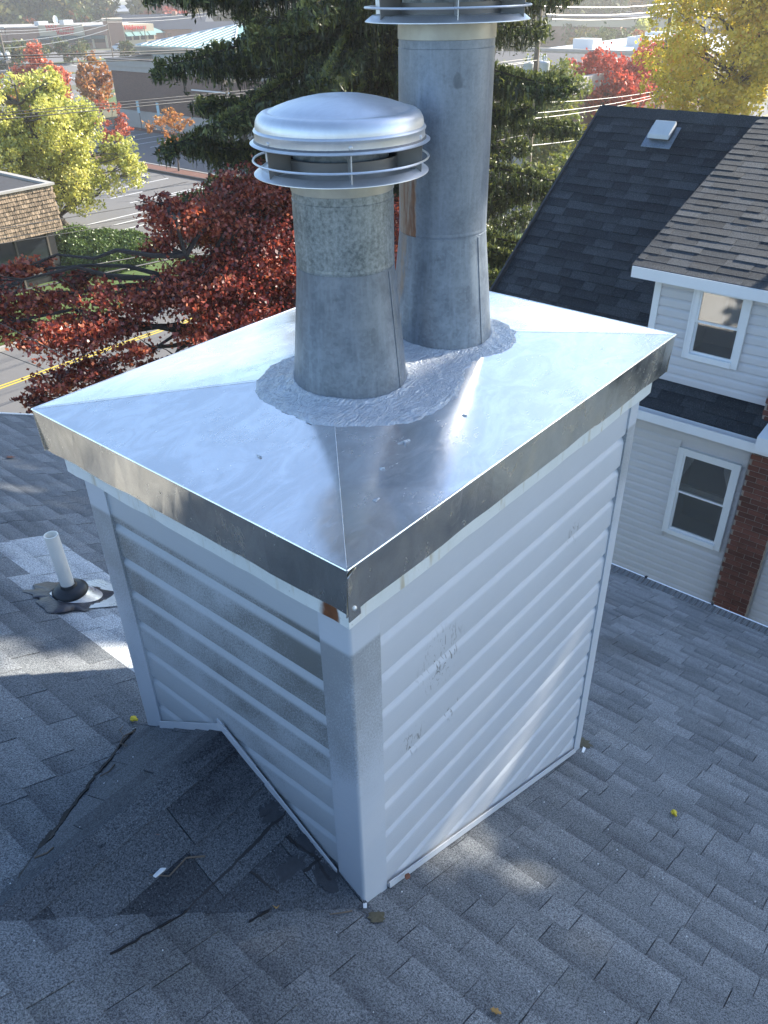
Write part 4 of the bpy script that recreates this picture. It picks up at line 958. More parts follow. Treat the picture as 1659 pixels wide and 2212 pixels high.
# ---------------------------------------------------------------- setting: ground, road, lots
def st(o): o['kind'] = 'structure'; return o
def sheet(name, pts, z, mat): return st(MB().poly([(x, y, z) for x, y in pts]).build(name, mat))
sheet('ground', [(-700, -700), (900, -700), (900, 900), (-700, 900)], G-.02, M['ground'])
sheet('lawn', [(-40, 4), (60, 4), (60, 23.6), (-40, 23.6)], G-.012, M['grass'])
sheet('road', [(-60, 23.6), (400, 23.6), (400, 30.1), (-60, 30.1)], G-.008, M['asphalt'])
for y in (26.78, 26.98): sheet('road_line', [(-60, y), (300, y), (300, y+.1), (-60, y+.1)], G-.003, M['painty'])
st(MB().box(-60, 24, 30.65, 38.0, G-.02, G+.10).build('far_lawn', M['grass']))
st(MB().box(24.0, 25.4, 30.4, 34.6, G-.02, G+.101).build('far_lawn', M['grass']))
kb = MB(); x = -5.
while x < 26:
    w_ = random.uniform(.22, .32); kb.box(x, x+w_-.02, 30.12+random.uniform(-.015, .015), 30.30, G-.02, G+.13+random.uniform(-.01, .01), random.random()); x += w_
st(kb.build('stone_kerb', M['concrete']))
sheet('verge', [(-60, 30.3), (26, 30.3), (26, 30.66), (-60, 30.66)], G+.02, M['mulch'])
sheet('parking_lot', [(19.5, 38.0), (24, 38.0), (24, 34.6), (38.6, 34.6), (38.6, 100), (19.5, 100)], G-.004, M['asphalt'])
sheet('parking_lot', [(25.4, 30.4), (38.6, 30.4), (38.6, 34.59), (25.4, 34.59)], G-.004, M['asphalt'])
sheet('parking_lot', [(39.9, 30.4), (51.6, 30.4), (51.6, 110), (39.9, 110)], G-.004, M['asphalt'])
st(MB().box(38.6, 39.9, 36, 74, G-.02, G+.12).build('kerb_island', M['mulch']))
kk = MB(); kk.box(38.45, 38.6, 36, 74, G-.02, G+.15); st(kk.build('island_kerb', M['polemetal']))
kk = MB(); kk.box(39.9, 40.05, 36, 74, G-.02, G+.15); st(kk.build('island_kerb', M['concrete']))
for y in (37.4, 40.1, 42.2, 43.6, 45.0, 46.4, 47.8, 50.0, 52.3, 54.6, 56.9, 59.2): sheet('parking_line', [(25.2 if y < 46 else 31.0, y), (30.2 if y < 46 else 37.6, y), (30.2 if y < 46 else 37.6, y+.12), (25.2 if y < 46 else 31., y+.12)], G, M['paintw'])
for y in (40.1, 42.4, 44.7, 47.3, 50.0): sheet('parking_line', [(33.6, y), (37.6, y), (37.6, y+.12), (33.6, y+.12)], G, M['paintw'])
for i in range(15): y = 46+i*2.35; sheet('parking_line', [(45.2, y), (50.3, y), (50.3, y+.12), (45.2, y+.12)], G, M['paintw'])
sheet('fire_lane_line', [(40.2, 40), (40.32, 40), (40.32, 56), (40.2, 56)], G, M['painty'])
ck = MB()
for i in range(14):
    x, y = random.uniform(26, 38), random.uniform(36, 60); a = random.random()*6.3
    for k in range(5):
        x2, y2 = x+math.cos(a)*random.uniform(.6, 1.6), y+math.sin(a)*random.uniform(.6, 1.6); n_ = Vector((-(y2-y), x2-x)).normalized()*.03
        ck.poly([(x-n_.x, y-n_.y, G+.001), (x2-n_.x, y2-n_.y, G+.001), (x2+n_.x, y2+n_.y, G+.001), (x+n_.x, y+n_.y, G+.001)]); x, y = x2, y2; a += random.uniform(-.7, .7)
ck.build('tar_cracks', M['flatroof'], kind='stuff')
# further roads and lots
sheet('road', [(0, 112), (160, 96), (160, 103), (0, 122)], G-.002, M['asphalt'])
sheet('parking_lot', [(52, 122), (88, 119), (126, 176), (104, 212), (60, 236)], G+.0, M['asphalt'])
sheet('parking_lot', [(90, 119), (150, 113), (158, 182), (128, 178)], G+.0, M['asphalt'])
for i in range(10): x = 60+i*3.0; sheet('parking_line', [(x, 128), (x+.3, 128), (x+1.5, 133), (x+1.2, 133)], G+.006, M['paintw'])
for i in range(9): x = 80+i*3.0; sheet('parking_line', [(x, 150), (x+.3, 150), (x+1.8, 155), (x+1.5, 155)], G+.006, M['paintw'])
for i in range(12): x = 96+i*3.2; sheet('parking_line', [(x, 124), (x+.3, 124), (x+1.5, 129), (x+1.2, 129)], G+.006, M['paintw'])
for (x0, x1, y0, y1) in ((50, 84, 137, 141), (86, 108, 158, 161), (66, 96, 106, 108.5), (52, 66, 93, 101)):
    st(MB().box(x0, x1, y0, y1, G-.02, G+.12).build('grass_island', M['grass']))
# ---------------------------------------------------------------- brown shake building
bb = thing('office_building', 'low flat roofed building with weathered brown shake cladding at the left edge', 'building', (10, 42, G))
MB().box(-12, 19.05, 36.4, 50, G, -8.5).build('wall', M['black'], bb)
MB().box(-12, 19.15, 35.85, 50.2, -8.55, -6.56).build('mansard', M['shake'], bb)
MB().box(-11.5, 18.85, 36.15, 49.8, -6.555, -6.55).build('flat_roof', M['flatroof'], bb)
cp = MB(); cp.box(-12, 19.3, 35.72, 35.98, -6.555, -6.46); cp.box(19.02, 19.3, 35.985, 50.2, -6.555, -6.46); cp.box(-12, 19.015, 49.9, 50.2, -6.555, -6.46); cp.build('coping', M['concrete'], bb)
up_ = MB(); up_.box(-11.5, 18.98, 36.0, 36.12, -6.553, -6.48); up_.build('parapet', M['flatroof'], bb)
sh = MB(); z = -8.55; row = 0
while z < -6.6:
    x = 8.2+(row % 2)*.05
    while x < 19.2:
        w_ = random.uniform(.07, .15); y0 = 35.85-.03-random.uniform(0, .03)
        sh.hexa([(x, y0-.02, z), (x+w_-.015, y0-.02, z), (x+w_-.015, 35.85, z), (x, 35.85, z), (x, 35.835, z+.2), (x+w_-.015, 35.835, z+.2), (x+w_-.015, 35.85, z+.2), (x, 35.85, z+.2)], random.random()); x += w_
    y = 35.85
    while y < 44:
        w_ = random.uniform(.07, .15); sh.box(19.15, 19.18+random.uniform(0, .03), y, y+w_-.015, z, z+.18, random.random()); y += w_
    z += .18; row += 1
sh.build('cedar_shakes', M['shake'], bb, kind='stuff')
for x in (13.2, 15.3, 17.0, 18.6): MB().box(x, x+.09, 36.33, 36.398, G, -8.56).build('window_post', M['bark'], bb)
for x in (13.35, 15.45, 17.1): MB().box(x, x+1.45, 36.36, 36.397, G+.4, -8.7).build('window', M['carglass'], bb)
# ---------------------------------------------------------------- brown brick shop with a green hipped roof turret
sb = thing('brick_store', 'long brown brick store with pale cornice and green hipped roof turret', 'building', (62, 60, G))
MB().box(52, 84, 30, 79, G+1.55, -6.0).build('wall', M['brickwall'], sb)
MB().box(51.9, 84, 29.9, 79.1, G, G+1.55).build('base_course', M['concrete'], sb)
cor = MB(); cor.box(51.85, 52.4, 29.8, 79.15, -5.98, -5.55); cor.box(51.75, 52.5, 29.7, 79.25, -5.545, -5.0); cor.box(52.5, 84, 78.6, 79.25, -5.98, -5.0); cor.box(52.5, 84, 29.7, 30.3, -5.98, -5.0); cor.build('cornice', M['concrete'], sb)
cap_ = MB(); cap_.box(51.65, 52.55, 29.6, 79.35, -4.995, -4.93); cap_.box(52.55, 84, 78.5, 79.35, -4.995, -4.93); cap_.build('roof_edge', M['flatroof'], sb)
MB().box(52.5, 84, 30.3, 78.6, -5.6, -5.55).build('flat_roof', M['flatroof'], sb)
MB().box(56.9, 76, 66, 80.2, -5.549, -4.22).build('turret_wall', M['paleconc'], sb)
ev = MB(); ev.hexa([(56.9, 65.8, -4.9), (76, 65.8, -4.9), (76, 80.4, -4.9), (56.9, 80.4, -4.9), (56.3, 65.2, -4.2), (76.6, 65.2, -4.2), (76.6, 81, -4.2), (56.3, 81, -4.2)]); ev.build('turret_cornice', M['paleconc'], sb)
hx0, hx1, hy0, hy1, hz, ht = 56.6, 76.3, 65.5, 80.7, -4.15, -2.55
a, b, c, d = (hx0, hy0, hz), (hx1, hy0, hz), (hx1, hy1, hz), (hx0, hy1, hz); r0, r1 = (64.2, 73.1, ht), (68.7, 73.1, ht)
hr = MB(); hr.poly([a, b, r1, r0]); hr.poly([b, c, r1]); hr.poly([c, d, r0, r1]); hr.poly([d, a, r0]); hr = hr.build('hipped_roof', M['greenmetal'], sb)
for i in range(15):
    f = (i+1)/16; p = Vector(d).lerp(Vector(a), f); ap = Vector(r0); k = 1-abs(f-.5)*2; q = Vector((hx0+(ap.x-hx0)*k, p.y, hz+(ht-hz)*k))
    MB().tube([p+Vector((0, 0, .05)), q+Vector((0, 0, .05))], .055, 4).build('standing_seam', M['white'], hr)
for p, q in ((a, r0), (d, r0), (b, r1), (r0, r1)): MB().tube([Vector(p)+Vector((0, 0, .06)), Vector(q)+Vector((0, 0, .06))], .07, 4).build('hip_cap', M['white'], hr)
for y in (74.4, 71.2):
    t = thing('parking_sign', 'small pale blue parking sign against the brick store, '+('left one' if y > 73 else 'right one'), 'sign', (51.3, y, G), group='parking signs by the brick store')
    MB().tube([(51.3, y, G), (51.3, y, G+2.5)], .03, 5).build('post', M['polemetal'], t); MB().box(51.24, 51.26, y-.2, y+.2, G+1.5, G+2.6).build('sign_plate', M['handicap'], t)
MB().box(51.8, 51.99, 67.0, 67.35, -7.6, -7.35).build('wall_lamp', M['black'], sb)
MB().box(51.7, 51.85, 61.0, 66.3, -7.15, -7.05).build('light_tube', M['paintw'], sb)
MB().box(51.5, 51.98, 59.4, 60.0, G, G+2.6).build('downpipe', M['polemetal'], sb)
sheet('sidewalk', [(50.6, 30), (51.9, 30), (51.9, 79), (50.6, 79)], G+.004, M['mulch'])
# ---------------------------------------------------------------- pharmacy
def S2(p, q, d, z0, z1): return MB().slab(p, q, d, z0, z1)
ph = thing('pharmacy_store', 'far pharmacy with cream walls, brick tower and red lettered signs', 'building', (127, 195, G))
def lerp2(p, q, t): return (p[0]+(q[0]-p[0])*t, p[1]+(q[1]-p[1])*t)
PA, PB = (125.6, 189.3), (110.9, 208.0)      # front line, right to left
S2(PA, PB, -22, G, -6.6).build('wall', M['pinkbrick'], ph)
dn = Vector((PB[0]-PA[0], PB[1]-PA[1], 0)).normalized(); nn_ = Vector((-dn.y, dn.x, 0))*1.0   # towards the viewer
if nn_.dot(Vector((-1, -1, 0))) < 0: nn_ = -nn_
def fp(s, out=0.): p = Vector((PA[0], PA[1], 0))+dn*s+nn_*out; return (p.x, p.y)
Ltot = math.hypot(PB[0]-PA[0], PB[1]-PA[1])
S2(fp(5.2, .3), fp(15.8, .3), -.5, -8.3, -6.1).build('cream_panel', M['cream'], ph)
S2(fp(0, .1), fp(Ltot, .1), -22.3, -6.59, -6.4).build('parapet', M['concrete'], ph)
for k in range(5): S2(fp(.5+k*3.2, 1.3), fp(3.4+k*3.2, 1.3), -1.2, -9.0, -8.35).build('window_awning', M['teal'], ph)
for k in range(5): S2(fp(.5+k*3.2, .12), fp(3.4+k*3.2, .12), -.1, G+1.2, -9.0).build('window', M['carglass'], ph)
for k in range(6): S2(fp(.0+k*3.2, .32), fp(.45+k*3.2, .32), -.3, G, -8.4).build('pilaster', M['cream'], ph)
TA, TB = (129.0, 187.3), (125.4, 189.6)
S2(TA, TB, -5, G, -5.5).build('tower', M['pinkbrick'], ph)
S2((129.1, 187.1), (125.2, 189.6), -5.3, -5.5, -5.05).build('tower_cornice', M['cream'], ph)
RA, RB = (137.2, 186.6), (129.0, 187.6)
S2(RA, RB, -12, G, -6.45).build('cream_front', M['cream'], ph)
dr = Vector((RB[0]-RA[0], RB[1]-RA[1], 0)).normalized(); nr = Vector((dr.y, -dr.x, 0)); nr = nr if nr.y < 0 else -nr
def rp(s, out=0.): p = Vector((RA[0], RA[1], 0))+dr*s+nr*out; return (p.x, p.y)
for k in range(4):
    q0, q1 = rp(.2+k*2.0, .02), rp(1.9+k*2.0, .02); o0, o1 = rp(.2+k*2.0, 1.2), rp(1.9+k*2.0, 1.2)
    MB().hexa([(*o0, -8.75), (*o1, -8.75), (*q1, -8.75), (*q0, -8.75), (*o0, -8.7), (*o1, -8.7), (*q1, -7.9), (*q0, -7.9)]).build('window_awning', M['greenmetal'], ph)
    S2(rp(.3+k*2.0, .06), rp(1.8+k*2.0, .06), -.05, -9.6, -8.75).build('window', M['carglass'], ph)
def text(s, size, p0, p1, z, mat, parent, shear=.25, name='sign_lettering'):
    """flat extruded lettering running from plan point p0 towards p1"""
    cu = bpy.data.curves.new(name, 'FONT'); cu.body = s; cu.size = size; cu.extrude = .06; cu.shear = shear; cu.align_x = 'CENTER'; cu.offset = .03
    o = bpy.data.objects.new(name, cu); COL.objects.link(o); bpy.context.view_layer.update()
    me = bpy.data.meshes.new_from_object(o); bpy.data.objects.remove(o)
    d = Vector((p1[0]-p0[0], p1[1]-p0[1], 0)).normalized(); u = Vector((0, 0, 1)); n = d.cross(u)
    mid = Vector(((p0[0]+p1[0])/2, (p0[1]+p1[1])/2, z)); me.transform(Matrix(((d.x, u.x, n.x, mid.x), (d.y, u.y, n.y, mid.y), (d.z, u.z, n.z, mid.z), (0, 0, 0, 1))))
    me.materials.clear(); me.materials.append(mat); return link(bpy.data.objects.new(name, me), parent)
text('Walgreens', 1.55, fp(13.6, .5), fp(8.0, .5), -7.2, M['red'], ph)
text('PHARMACY', .75, fp(11.5, .5), fp(7.6, .5), -8.05, M['red'], ph, 0)
text('Walgreens', 1.35, rp(6.6, .2), rp(3.6, .2), -7.45, M['red'], ph)
kg = thing('entrance_kiosk', 'small far entrance block with green hipped roof beside the pharmacy', 'building', (141, 192, G))
MB().box(137.6, 142.6, 190.5, 195, G, -8.6).build('wall', M['pinkbrick'], kg)
kr = MB(); kr.poly([(137, 190, -8.6), (143.2, 190, -8.6), (140.2, 192.6, -7.1)]); kr.poly([(143.2, 190, -8.6), (143.2, 195.6, -8.6), (140.2, 192.6, -7.1)]); kr.poly([(137, 195.6, -8.6), (137, 190, -8.6), (140.2, 192.6, -7.1)]); kr.build('hipped_roof', M['greenmetal'], kg)
for (x, y, z, l) in ((118.5, 206, -6.2, 'left'), (124, 204, -6.1, 'right')): MB().box(x, x+2.6, y, y+2, -6.39, z+.7).build('rooftop_unit', M['ceramic'], ph)
sd = MB(); sd.lathe([(0, 0), (.5, .08), (.9, .28), (.92, .3), (.5, .12), (0, .05)], n=20); sd.v = [(121.2+x*.7, 203-z, -5.2+y) for x, y, z in sd.v]; sd.build('satellite_dish', M['white'], ph)
wing = thing('strip_mall', 'long low strip mall wing left of the pharmacy at the picture edge', 'building', (104, 217, G))
S2((110.7, 208.2), (96, 227), -16, G, -6.7).build('wall', M['pinkbrick'], wing)
S2((110.7, 208.0), (95.8, 227.2), -16.3, -6.7, -6.3).build('parapet', M['concrete'], wing)
for k in range(6):
    p = Vector((110.7, 208.2)); d_ = (Vector((96, 227))-p).normalized(); a = p+d_*(1+k*3.9)-Vector((.5, .45)); b = p+d_*(3.8+k*3.9)-Vector((.5, .45)); S2(tuple(a), tuple(b), -.6, -9.3, -8.6).build('awning', M['teal'], wing)
def gable(name, label, x, y, w_, d_, ze_, zr, rzd, wallm, roofm, chimney=False, nwin=4):
    t = thing(name, label, 'house', (x, y, G), rzd, local=True); h = ze_-G; hr_ = zr-G
    MB().box(-w_/2, w_/2, -d_/2, d_/2, 0, h).build('wall', wallm, t)
    r = MB(); r.prism([(-w_/2-.4, -d_/2-.5, h), (w_/2+.4, -d_/2-.5, h), (w_/2+.4, d_/2+.5, h), (-w_/2-.4, d_/2+.5, h)][::1], [(-w_/2-.4, -.05, hr_), (w_/2+.4, -.05, hr_), (w_/2+.4, .05, hr_), (-w_/2-.4, .05, hr_)]); r = r.build('roof', roofm, t)
    for i in range(nwin):
        xx = -w_/2+(i+.5)*w_/nwin
        MB().box(xx-.5, xx+.5, -d_/2-.04, -d_/2-.005, h-2.2, h-.8).build('window', M['carglass'], t)
    if chimney: MB().box(w_*.1, w_*.1+1, -.8, .2, hr_-1.5, hr_+.6).build('chimney', M['pinkbrick'], r)
    return t
gable('slate_roofed_building', 'far building with big dark slate roof and chimney beside the woods', 148, 196, 22, 14, -8.0, -4.9, -.95, M['pinkbrick'], M['navy'], True)
gable('slate_roofed_building', 'long dark roofed building seen through the left spruce branches', 152, 168, 26, 12, -8.3, -6.3, -.95, M['paleconc'], M['navy'])
gable('white_house', 'small far white house among the trees at the top left', 196, 281, 12, 9, -6.0, -4.2, -.9, M['white'], M['ceramic'])
gable('grey_house', 'small far grey house below the white one', 186, 262, 12, 8, -7.8, -6.2, -.9, M['paleconc'], M['flatroof'])
gable('green_roofed_shop', 'far low shop with green roof glimpsed through the spruce', 150, 128, 20, 12, -7.6, -5.8, -.75, M['paleconc'], M['greenmetal'])
gable('white_shop', 'white walled shop half hidden behind the spruce', 118, 104, 22, 12, -7.4, -6.6, -.7, M['paleconc'], M['flatroof'])
# right side buildings
wb = thing('white_flat_building', 'pale flat roofed building with rooftop units behind the scarlet tree', 'building', (124, 56, G))
MB().box(108, 150, 40, 64, G, -7.2).build('wall', M['paleconc'], wb)
pp_ = MB(); pp_.box(107.7, 150.3, 39.7, 40.3, -7.2, -6.85); pp_.box(107.7, 108.3, 40.3, 64.3, -7.2, -6.85); pp_.build('parapet', M['concrete'], wb); MB().box(108.3, 150, 40.3, 64, -7.195, -7.15).build('flat_roof', M['white'], wb)
for i, (x, y, w_, h) in enumerate(((112, 57, 3, 1.2), (114, 50, 2, 1.6), (120, 52, 4, 1.1), (118, 46, 1.6, 1.5), (126, 49, 3, 1.0), (130, 55, 3, 1.2), (111, 44, 2, .9))): MB().box(x, x+w_*.8, y, y+w_, -7.149, -7.149+h).build('rooftop_unit', M['ceramic'], wb)
for y in (44, 50, 56, 61): MB().box(107.9, 107.99, y, y+1.5, -10.2, -9).build('window', M['carglass'], wb)
MB().box(104.5, 107.9, 60, 62, G, -8.6).build('door_canopy', M['pinkbrick'], wb)
cb_ = thing('cream_block', 'cream and brick block on the far side behind the pale flat building', 'building', (180, 80, G))
MB().box(172, 200, 60, 100, G, -7.4).build('wall', M['pinkbrick'], cb_); MB().box(171.5, 200, 59.5, 100.5, -7.4, -5.9).build('upper_band', M['cream'], cb_); MB().box(171.2, 200, 59.2, 100.8, -5.9, -5.6).build('roof_edge', M['navy'], cb_)
gable('blue_roofed_block', 'far blue grey roofed block at the top right behind yellow leaves', 170, 48, 20, 14, -7., -5, -.4, M['pinkbrick'], M['navy'])
# ---------------------------------------------------------------- cars
def car(x, y, rz_, col, label, parts=True):
    t = thing('parked_car', label, 'car', (x, y, G), rz_, 'cars parked by the far shops', local=True); b = MB()
    sec = [(-2.2, .45, .55, .80), (-2.1, .35, .80, .86), (-1.2, .3, .95, .9), (-.5, .3, 1.0, .9), (.9, .3, 1.0, .9), (1.5, .3, .95, .9), (2.15, .35, .85, .86), (2.25, .45, .6, .8)]
    n = len(sec)
    for (xx, zl, zh, hw) in sec: b.v += [(xx, -hw, zl), (xx, hw, zl), (xx, hw*.96, zh), (xx, -hw*.96, zh)]
    for i in range(n-1):
        for k in range(4): b.f.append([i*4+k, i*4+(k+1) % 4, (i+1)*4+(k+1) % 4, (i+1)*4+k]); b.a.append(.5)
    b.f += [[3, 2, 1, 0], [n*4-4, n*4-3, n*4-2, n*4-1]]; b.a += [.5, .5]; b.build('body', M[col], t)
    MB().hexa([(-1.7, -.78, .97), (1.05, -.78, .97), (1.05, .78, .97), (-1.7, .78, .97), (-1.2, -.62, 1.42), (.35, -.62, 1.42), (.35, .62, 1.42), (-1.2, .62, 1.42)]).build('cabin_glass', M['carglass'], t)
    MB().box(-1.15, .3, -.6, .6, 1.422, 1.46).build('roof', M[col], t)
    for sx in (-1.35, 1.4):
        for sy in (-.88, .74): w_ = MB(); w_.lathe([(0, 0), (.33, 0), (.33, .16), (0, .16)], n=14); w_.v = [(sx+a, sy+c, .33+b_) for a, b_, c in w_.v]; w_.build('wheel', M['rubber'], t)
    for sy in (-.6, .4): MB().box(2.2, 2.27, sy, sy+.25, .62, .74).build('headlight', M['white'], t)
car(115.5, 187.5, 2.0, 'car_black', 'black car parked in front of the left pharmacy sign')
car(121.5, 179.0, 1.6, 'car_white', 'white car parked near the brick pharmacy tower')
car(124.0, 172.0, .4, 'car_blue', 'dark blue car right of the utility pole by the pharmacy')
car(88.0, 128.0, .9, 'car_grey', 'grey car driving on the far road near the scarlet tree')
# ---------------------------------------------------------------- poles, lamps, wires
def pole(x, y, h, r_, label, arms=True, transf=False):
    t = thing('utility_pole', label, 'utility pole', (x, y, G)); MB().tube([(x, y, G), (x, y, G+h)], [r_, r_*.7], 10).build('shaft', M['pole'], t, smooth=True)
    if arms:
        MB().box(x-.06, x+.06, y-1.1, y+1.1, G+h-.5, G+h-.38).build('crossarm', M['pole'], t)
        for yy in (-1., -.35, .35, 1.): i = MB(); i.lathe([(.03, 0), (.06, .03), (.03, .08), (.055, .11), (.02, .16), (0, .17)], c=(x, y+yy, G+h-.38), n=10); i.build('insulator', M['ceramic'], t, smooth=True)
    if transf:
        for k, (dx, dy) in enumerate(((-.55, .1), (.0, -.5), (.55, .1))):
            c = MB(); c.lathe([(0, 0), (.24, .0), (.25, .05), (.25, .75), (.26, .78), (.2, .84), (0, .86)], c=(x+dx, y+dy, G+h-3.8), n=18); c = c.build('transformer', M['ceramic'], t, smooth=True)
            for s in (-.1, .1): i = MB(); i.lathe([(.03, 0), (.06, .05), (.03, .1), (.05, .15), (.02, .25), (0, .27)], c=(x+dx+s, y+dy, G+h-2.94), n=8); i.build('bushing', M['ceramic'], c, smooth=True)
    return t
pole(39.7, 23.0, 11.4, .17, 'utility pole with grey transformers behind the spruce, right of the tall pipe', True, True)
pole(-14, 23.0, 11.4, .17, 'utility pole left outside the picture at the near kerb')
pole(56.0, 23.2, 10.6, .15, 'utility pole leaning beside the scarlet tree behind the far roof ridge', False)
pole(90, 23.2, 11.4, .17, 'distant utility pole hidden by the yellow trees on the right')
pole(65.5, 125, 7.4, .16, 'far utility pole with transformer cans near the left picture edge', True, True)
pole(104, 156, 7.3, .13, 'far utility pole in front of the brick pharmacy tower', True)
pole(108, 150, 5.6, .12, 'far utility pole in front of the small pharmacy sign', False)
def wire(a, b, sag, r_, label, mat='wire', group='overhead wires along the road', n=18):
    a, b = Vector(a), Vector(b); pts = [a.lerp(b, i/n)+Vector((0, 0, -sag*4*(i/n)*(1-i/n))) for i in range(n+1)]
    o = MB().tube(pts, r_, 6).build('utility_wire', M[mat], smooth=True); return tag(o, label, 'wire', group)
XL, XR = -14, 39.7
def spanw(x1, z1, x2, z2, y, r_, label, bow=.35):
    """wire through two known points, extended to both poles with sag"""
    s = (z2-z1)/(x2-x1); mid = (x1+x2)/2; zm = (z1+z2)/2; Lh = (XR-XL)/2
    f = lambda x: zm+s*(x-mid)+bow*(((x-(XL+XR)/2)/Lh)**2-((mid-(XL+XR)/2)/Lh)**2)
    pts = [(x, y, f(x)) for x in np.linspace(XL, XR, 25)]
    o = MB().tube(pts, r_, 6).build('utility_wire', M['wire'], smooth=True); tag(o, label, 'wire', 'overhead wires along the road')
spanw(11.56, -.58, 17.46, -.80, 23.1, .020, 'thick black overhead cable, topmost in the left half')
spanw(11.56, -.64, 17.46, -.86, 22.95, .014, 'thin black wire just under the topmost cable on the left')
spanw(11.50, -.78, 17.42, -1.02, 23.0, .013, 'black wire crossing the cornice of the brick store')
spanw(11.16, -1.91, 17.51, -2.10, 23.0, .011, 'uppermost of three black wires over the yellow green tree')
spanw(11.15, -1.97, 17.50, -2.17, 22.9, .012, 'middle of three black wires over the yellow green tree')
spanw(11.12, -2.07, 17.68, -2.27, 23.0, .015, 'lowest of three black wires over the yellow green tree')
spanw(10.29, -4.84, 15.64, -5.10, 23.0, .012, 'black wire crossing the shake building, upper one')
spanw(10.21, -5.11, 15.14, -5.41, 23.0, .011, 'black wire crossing the shake building, middle one')
spanw(10.17, -5.24, 15.11, -5.55, 23.0, .011, 'black wire crossing the shake building, lower one')
spanw(9.87, -6.25, 15.37, -6.70, 23.0, .020, 'black cable crossing the clipped hedge')
spanw(9.75, -6.64, 15.32, -6.97, 23.0, .030, 'heavy black cable bundle just above the lawn')
wire((4.73, 12., -3.58), (4.0, 8.41, -3.10), 0, .006, 'thin black service wire running from the maple towards the roof', group='service wires at the left')
wire((4.59, 12., -4.03), (4.0, 9.39, -3.44), 0, .006, 'thin lower service wire above the road at the left edge', group='service wires at the left')
R_ = [((39.7, 23, -.20), (56, 23.2, -.50), (90, 23, .6)), ((39.7, 22.7, -.55), (56, 23.0, -.83), (90, 22.7, .2)), ((39.7, 22.3, -.75), (56, 22.9, -1.05), (90, 22.4, -.1)), ((39.7, 23, -4.45), (56, 23.2, -5.35), (90, 23, -4.6)), ((39.7, 23, -4.95), (56, 23.2, -5.55), (90, 23, -4.9)), ((39.7, 23, -5.2), (56, 23.2, -5.7), (90, 23, -5.1)), ((39.7, 23, -6.5), (56, 23.2, -7.4), (90, 23, -6.4))]
nm_ = ['topmost', 'second', 'third', 'fourth', 'fifth', 'sixth', 'lowest']
for i, (a, b, c) in enumerate(R_):
    k = 12; pts = [Vector(a).lerp(Vector(b), j/k)+Vector((0, 0, -.6*(j/k)*(1-j/k))) for j in range(k)]+[Vector(b).lerp(Vector(c), j/k)+Vector((0, 0, -2.4*(j/k)*(1-j/k))) for j in range(k+1)]
    o = MB().tube(pts, .022 if i in (0, 6) else .016, 6).build('utility_wire', M['wire_pale'], smooth=True); tag(o, nm_[i]+' of the pale sunlit wires right of the tall pipe', 'wire', 'sunlit wires on the right')
for i, (a, b) in enumerate((((65.5, 125, -3.9), (104, 156, -4.0)), ((65.5, 125.5, -4.3), (104, 156.3, -4.3)), ((65.5, 125, -5.2), (104, 156, -5.0)), ((65.5, 125, -6.0), (104, 156, -5.8)), ((104, 156, -4.0), (150, 175, -4.0)), ((104, 156, -4.6), (150, 175, -4.6)))):
    wire(a, b, .5, .035, 'far pale wire number between the distant poles'.replace(' number', '')+(' on the left, ' if i < 4 else ' on the right, ')+('top', 'second', 'third', 'bottom', 'upper', 'lower')[i], 'wire_pale', 'far wires before the pharmacy')
def lamp(x, y, h, rz_, label):
    t = thing('lamp_post', label, 'lamp post', (x, y, G), rz_, 'parking lot lamp posts', local=True); MB().tube([(0, 0, 0), (0, 0, h)], .09, 8).build('shaft', M['polemetal'], t); MB().box(-.75, .75, -.3, .3, h, h+.28).build('lamp_head', M['polemetal'], t)
    MB().tube([(0, 0, 0), (0, 0, .7)], .28, 10).build('base', M['concrete'], t)
lamp(62.3, 118.9, 3.6, .6, 'dark lamp post at the left edge beside the orange tree')
lamp(76.5, 108.5, 4.0, .6, 'dark lamp post with broad head left of the brick store')
lamp(72, 103, 2.9, .6, 'dark lamp post in front of the one by the brick store')
lamp(40.6, 48.2, 6.2, .2, 'lamp post on the kerb island under the spruce branches')
# ---------------------------------------------------------------- hedge
hd = thing('clipped_hedge', 'rounded clipped green yew hedge beside the shake building', 'hedge', (22, 37, G)); hp = []; 
R = np.random.default_rng(3)
HB = [(20.9, 37.9, 1.5, 1.8), (21.9, 36.9, 1.7, 1.55), (22.9, 36.3, 1.4, 1.4), (21.3, 36.3, 1.5, 1.35), (22.5, 35.8, 1.2, 1.25), (20.2, 36.9, 1.2, 1.45)]
for (x, y, r_, h) in HB:
    n = 9000; d = R.normal(size=(n, 3)); d /= np.linalg.norm(d, axis=1)[:, None]; d[:, 2] = np.abs(d[:, 2]); d *= (1+.04*R.normal(size=n))[:, None]
    hp.append(np.stack([x+d[:, 0]*r_, y+d[:, 1]*r_, G+.1+d[:, 2]*h], 1))
hp = np.concatenate(hp); v = np.clip(.45+.2*R.normal(size=len(hp)), 0, 1); V, F, _ = leaves(hp, .085, v); fastmesh('foliage', V, F, L['hedge'], hd, vals=v)
for (x, y, r_, h) in HB:
    m = MB(); m.lathe([(r_*.93*math.cos(a), G+.1+h*.93*math.sin(a)) for a in np.linspace(0, math.pi/2, 8)], c=(x, y, 0), n=20); m.build('inner_branches', M['bark_dark'], hd)
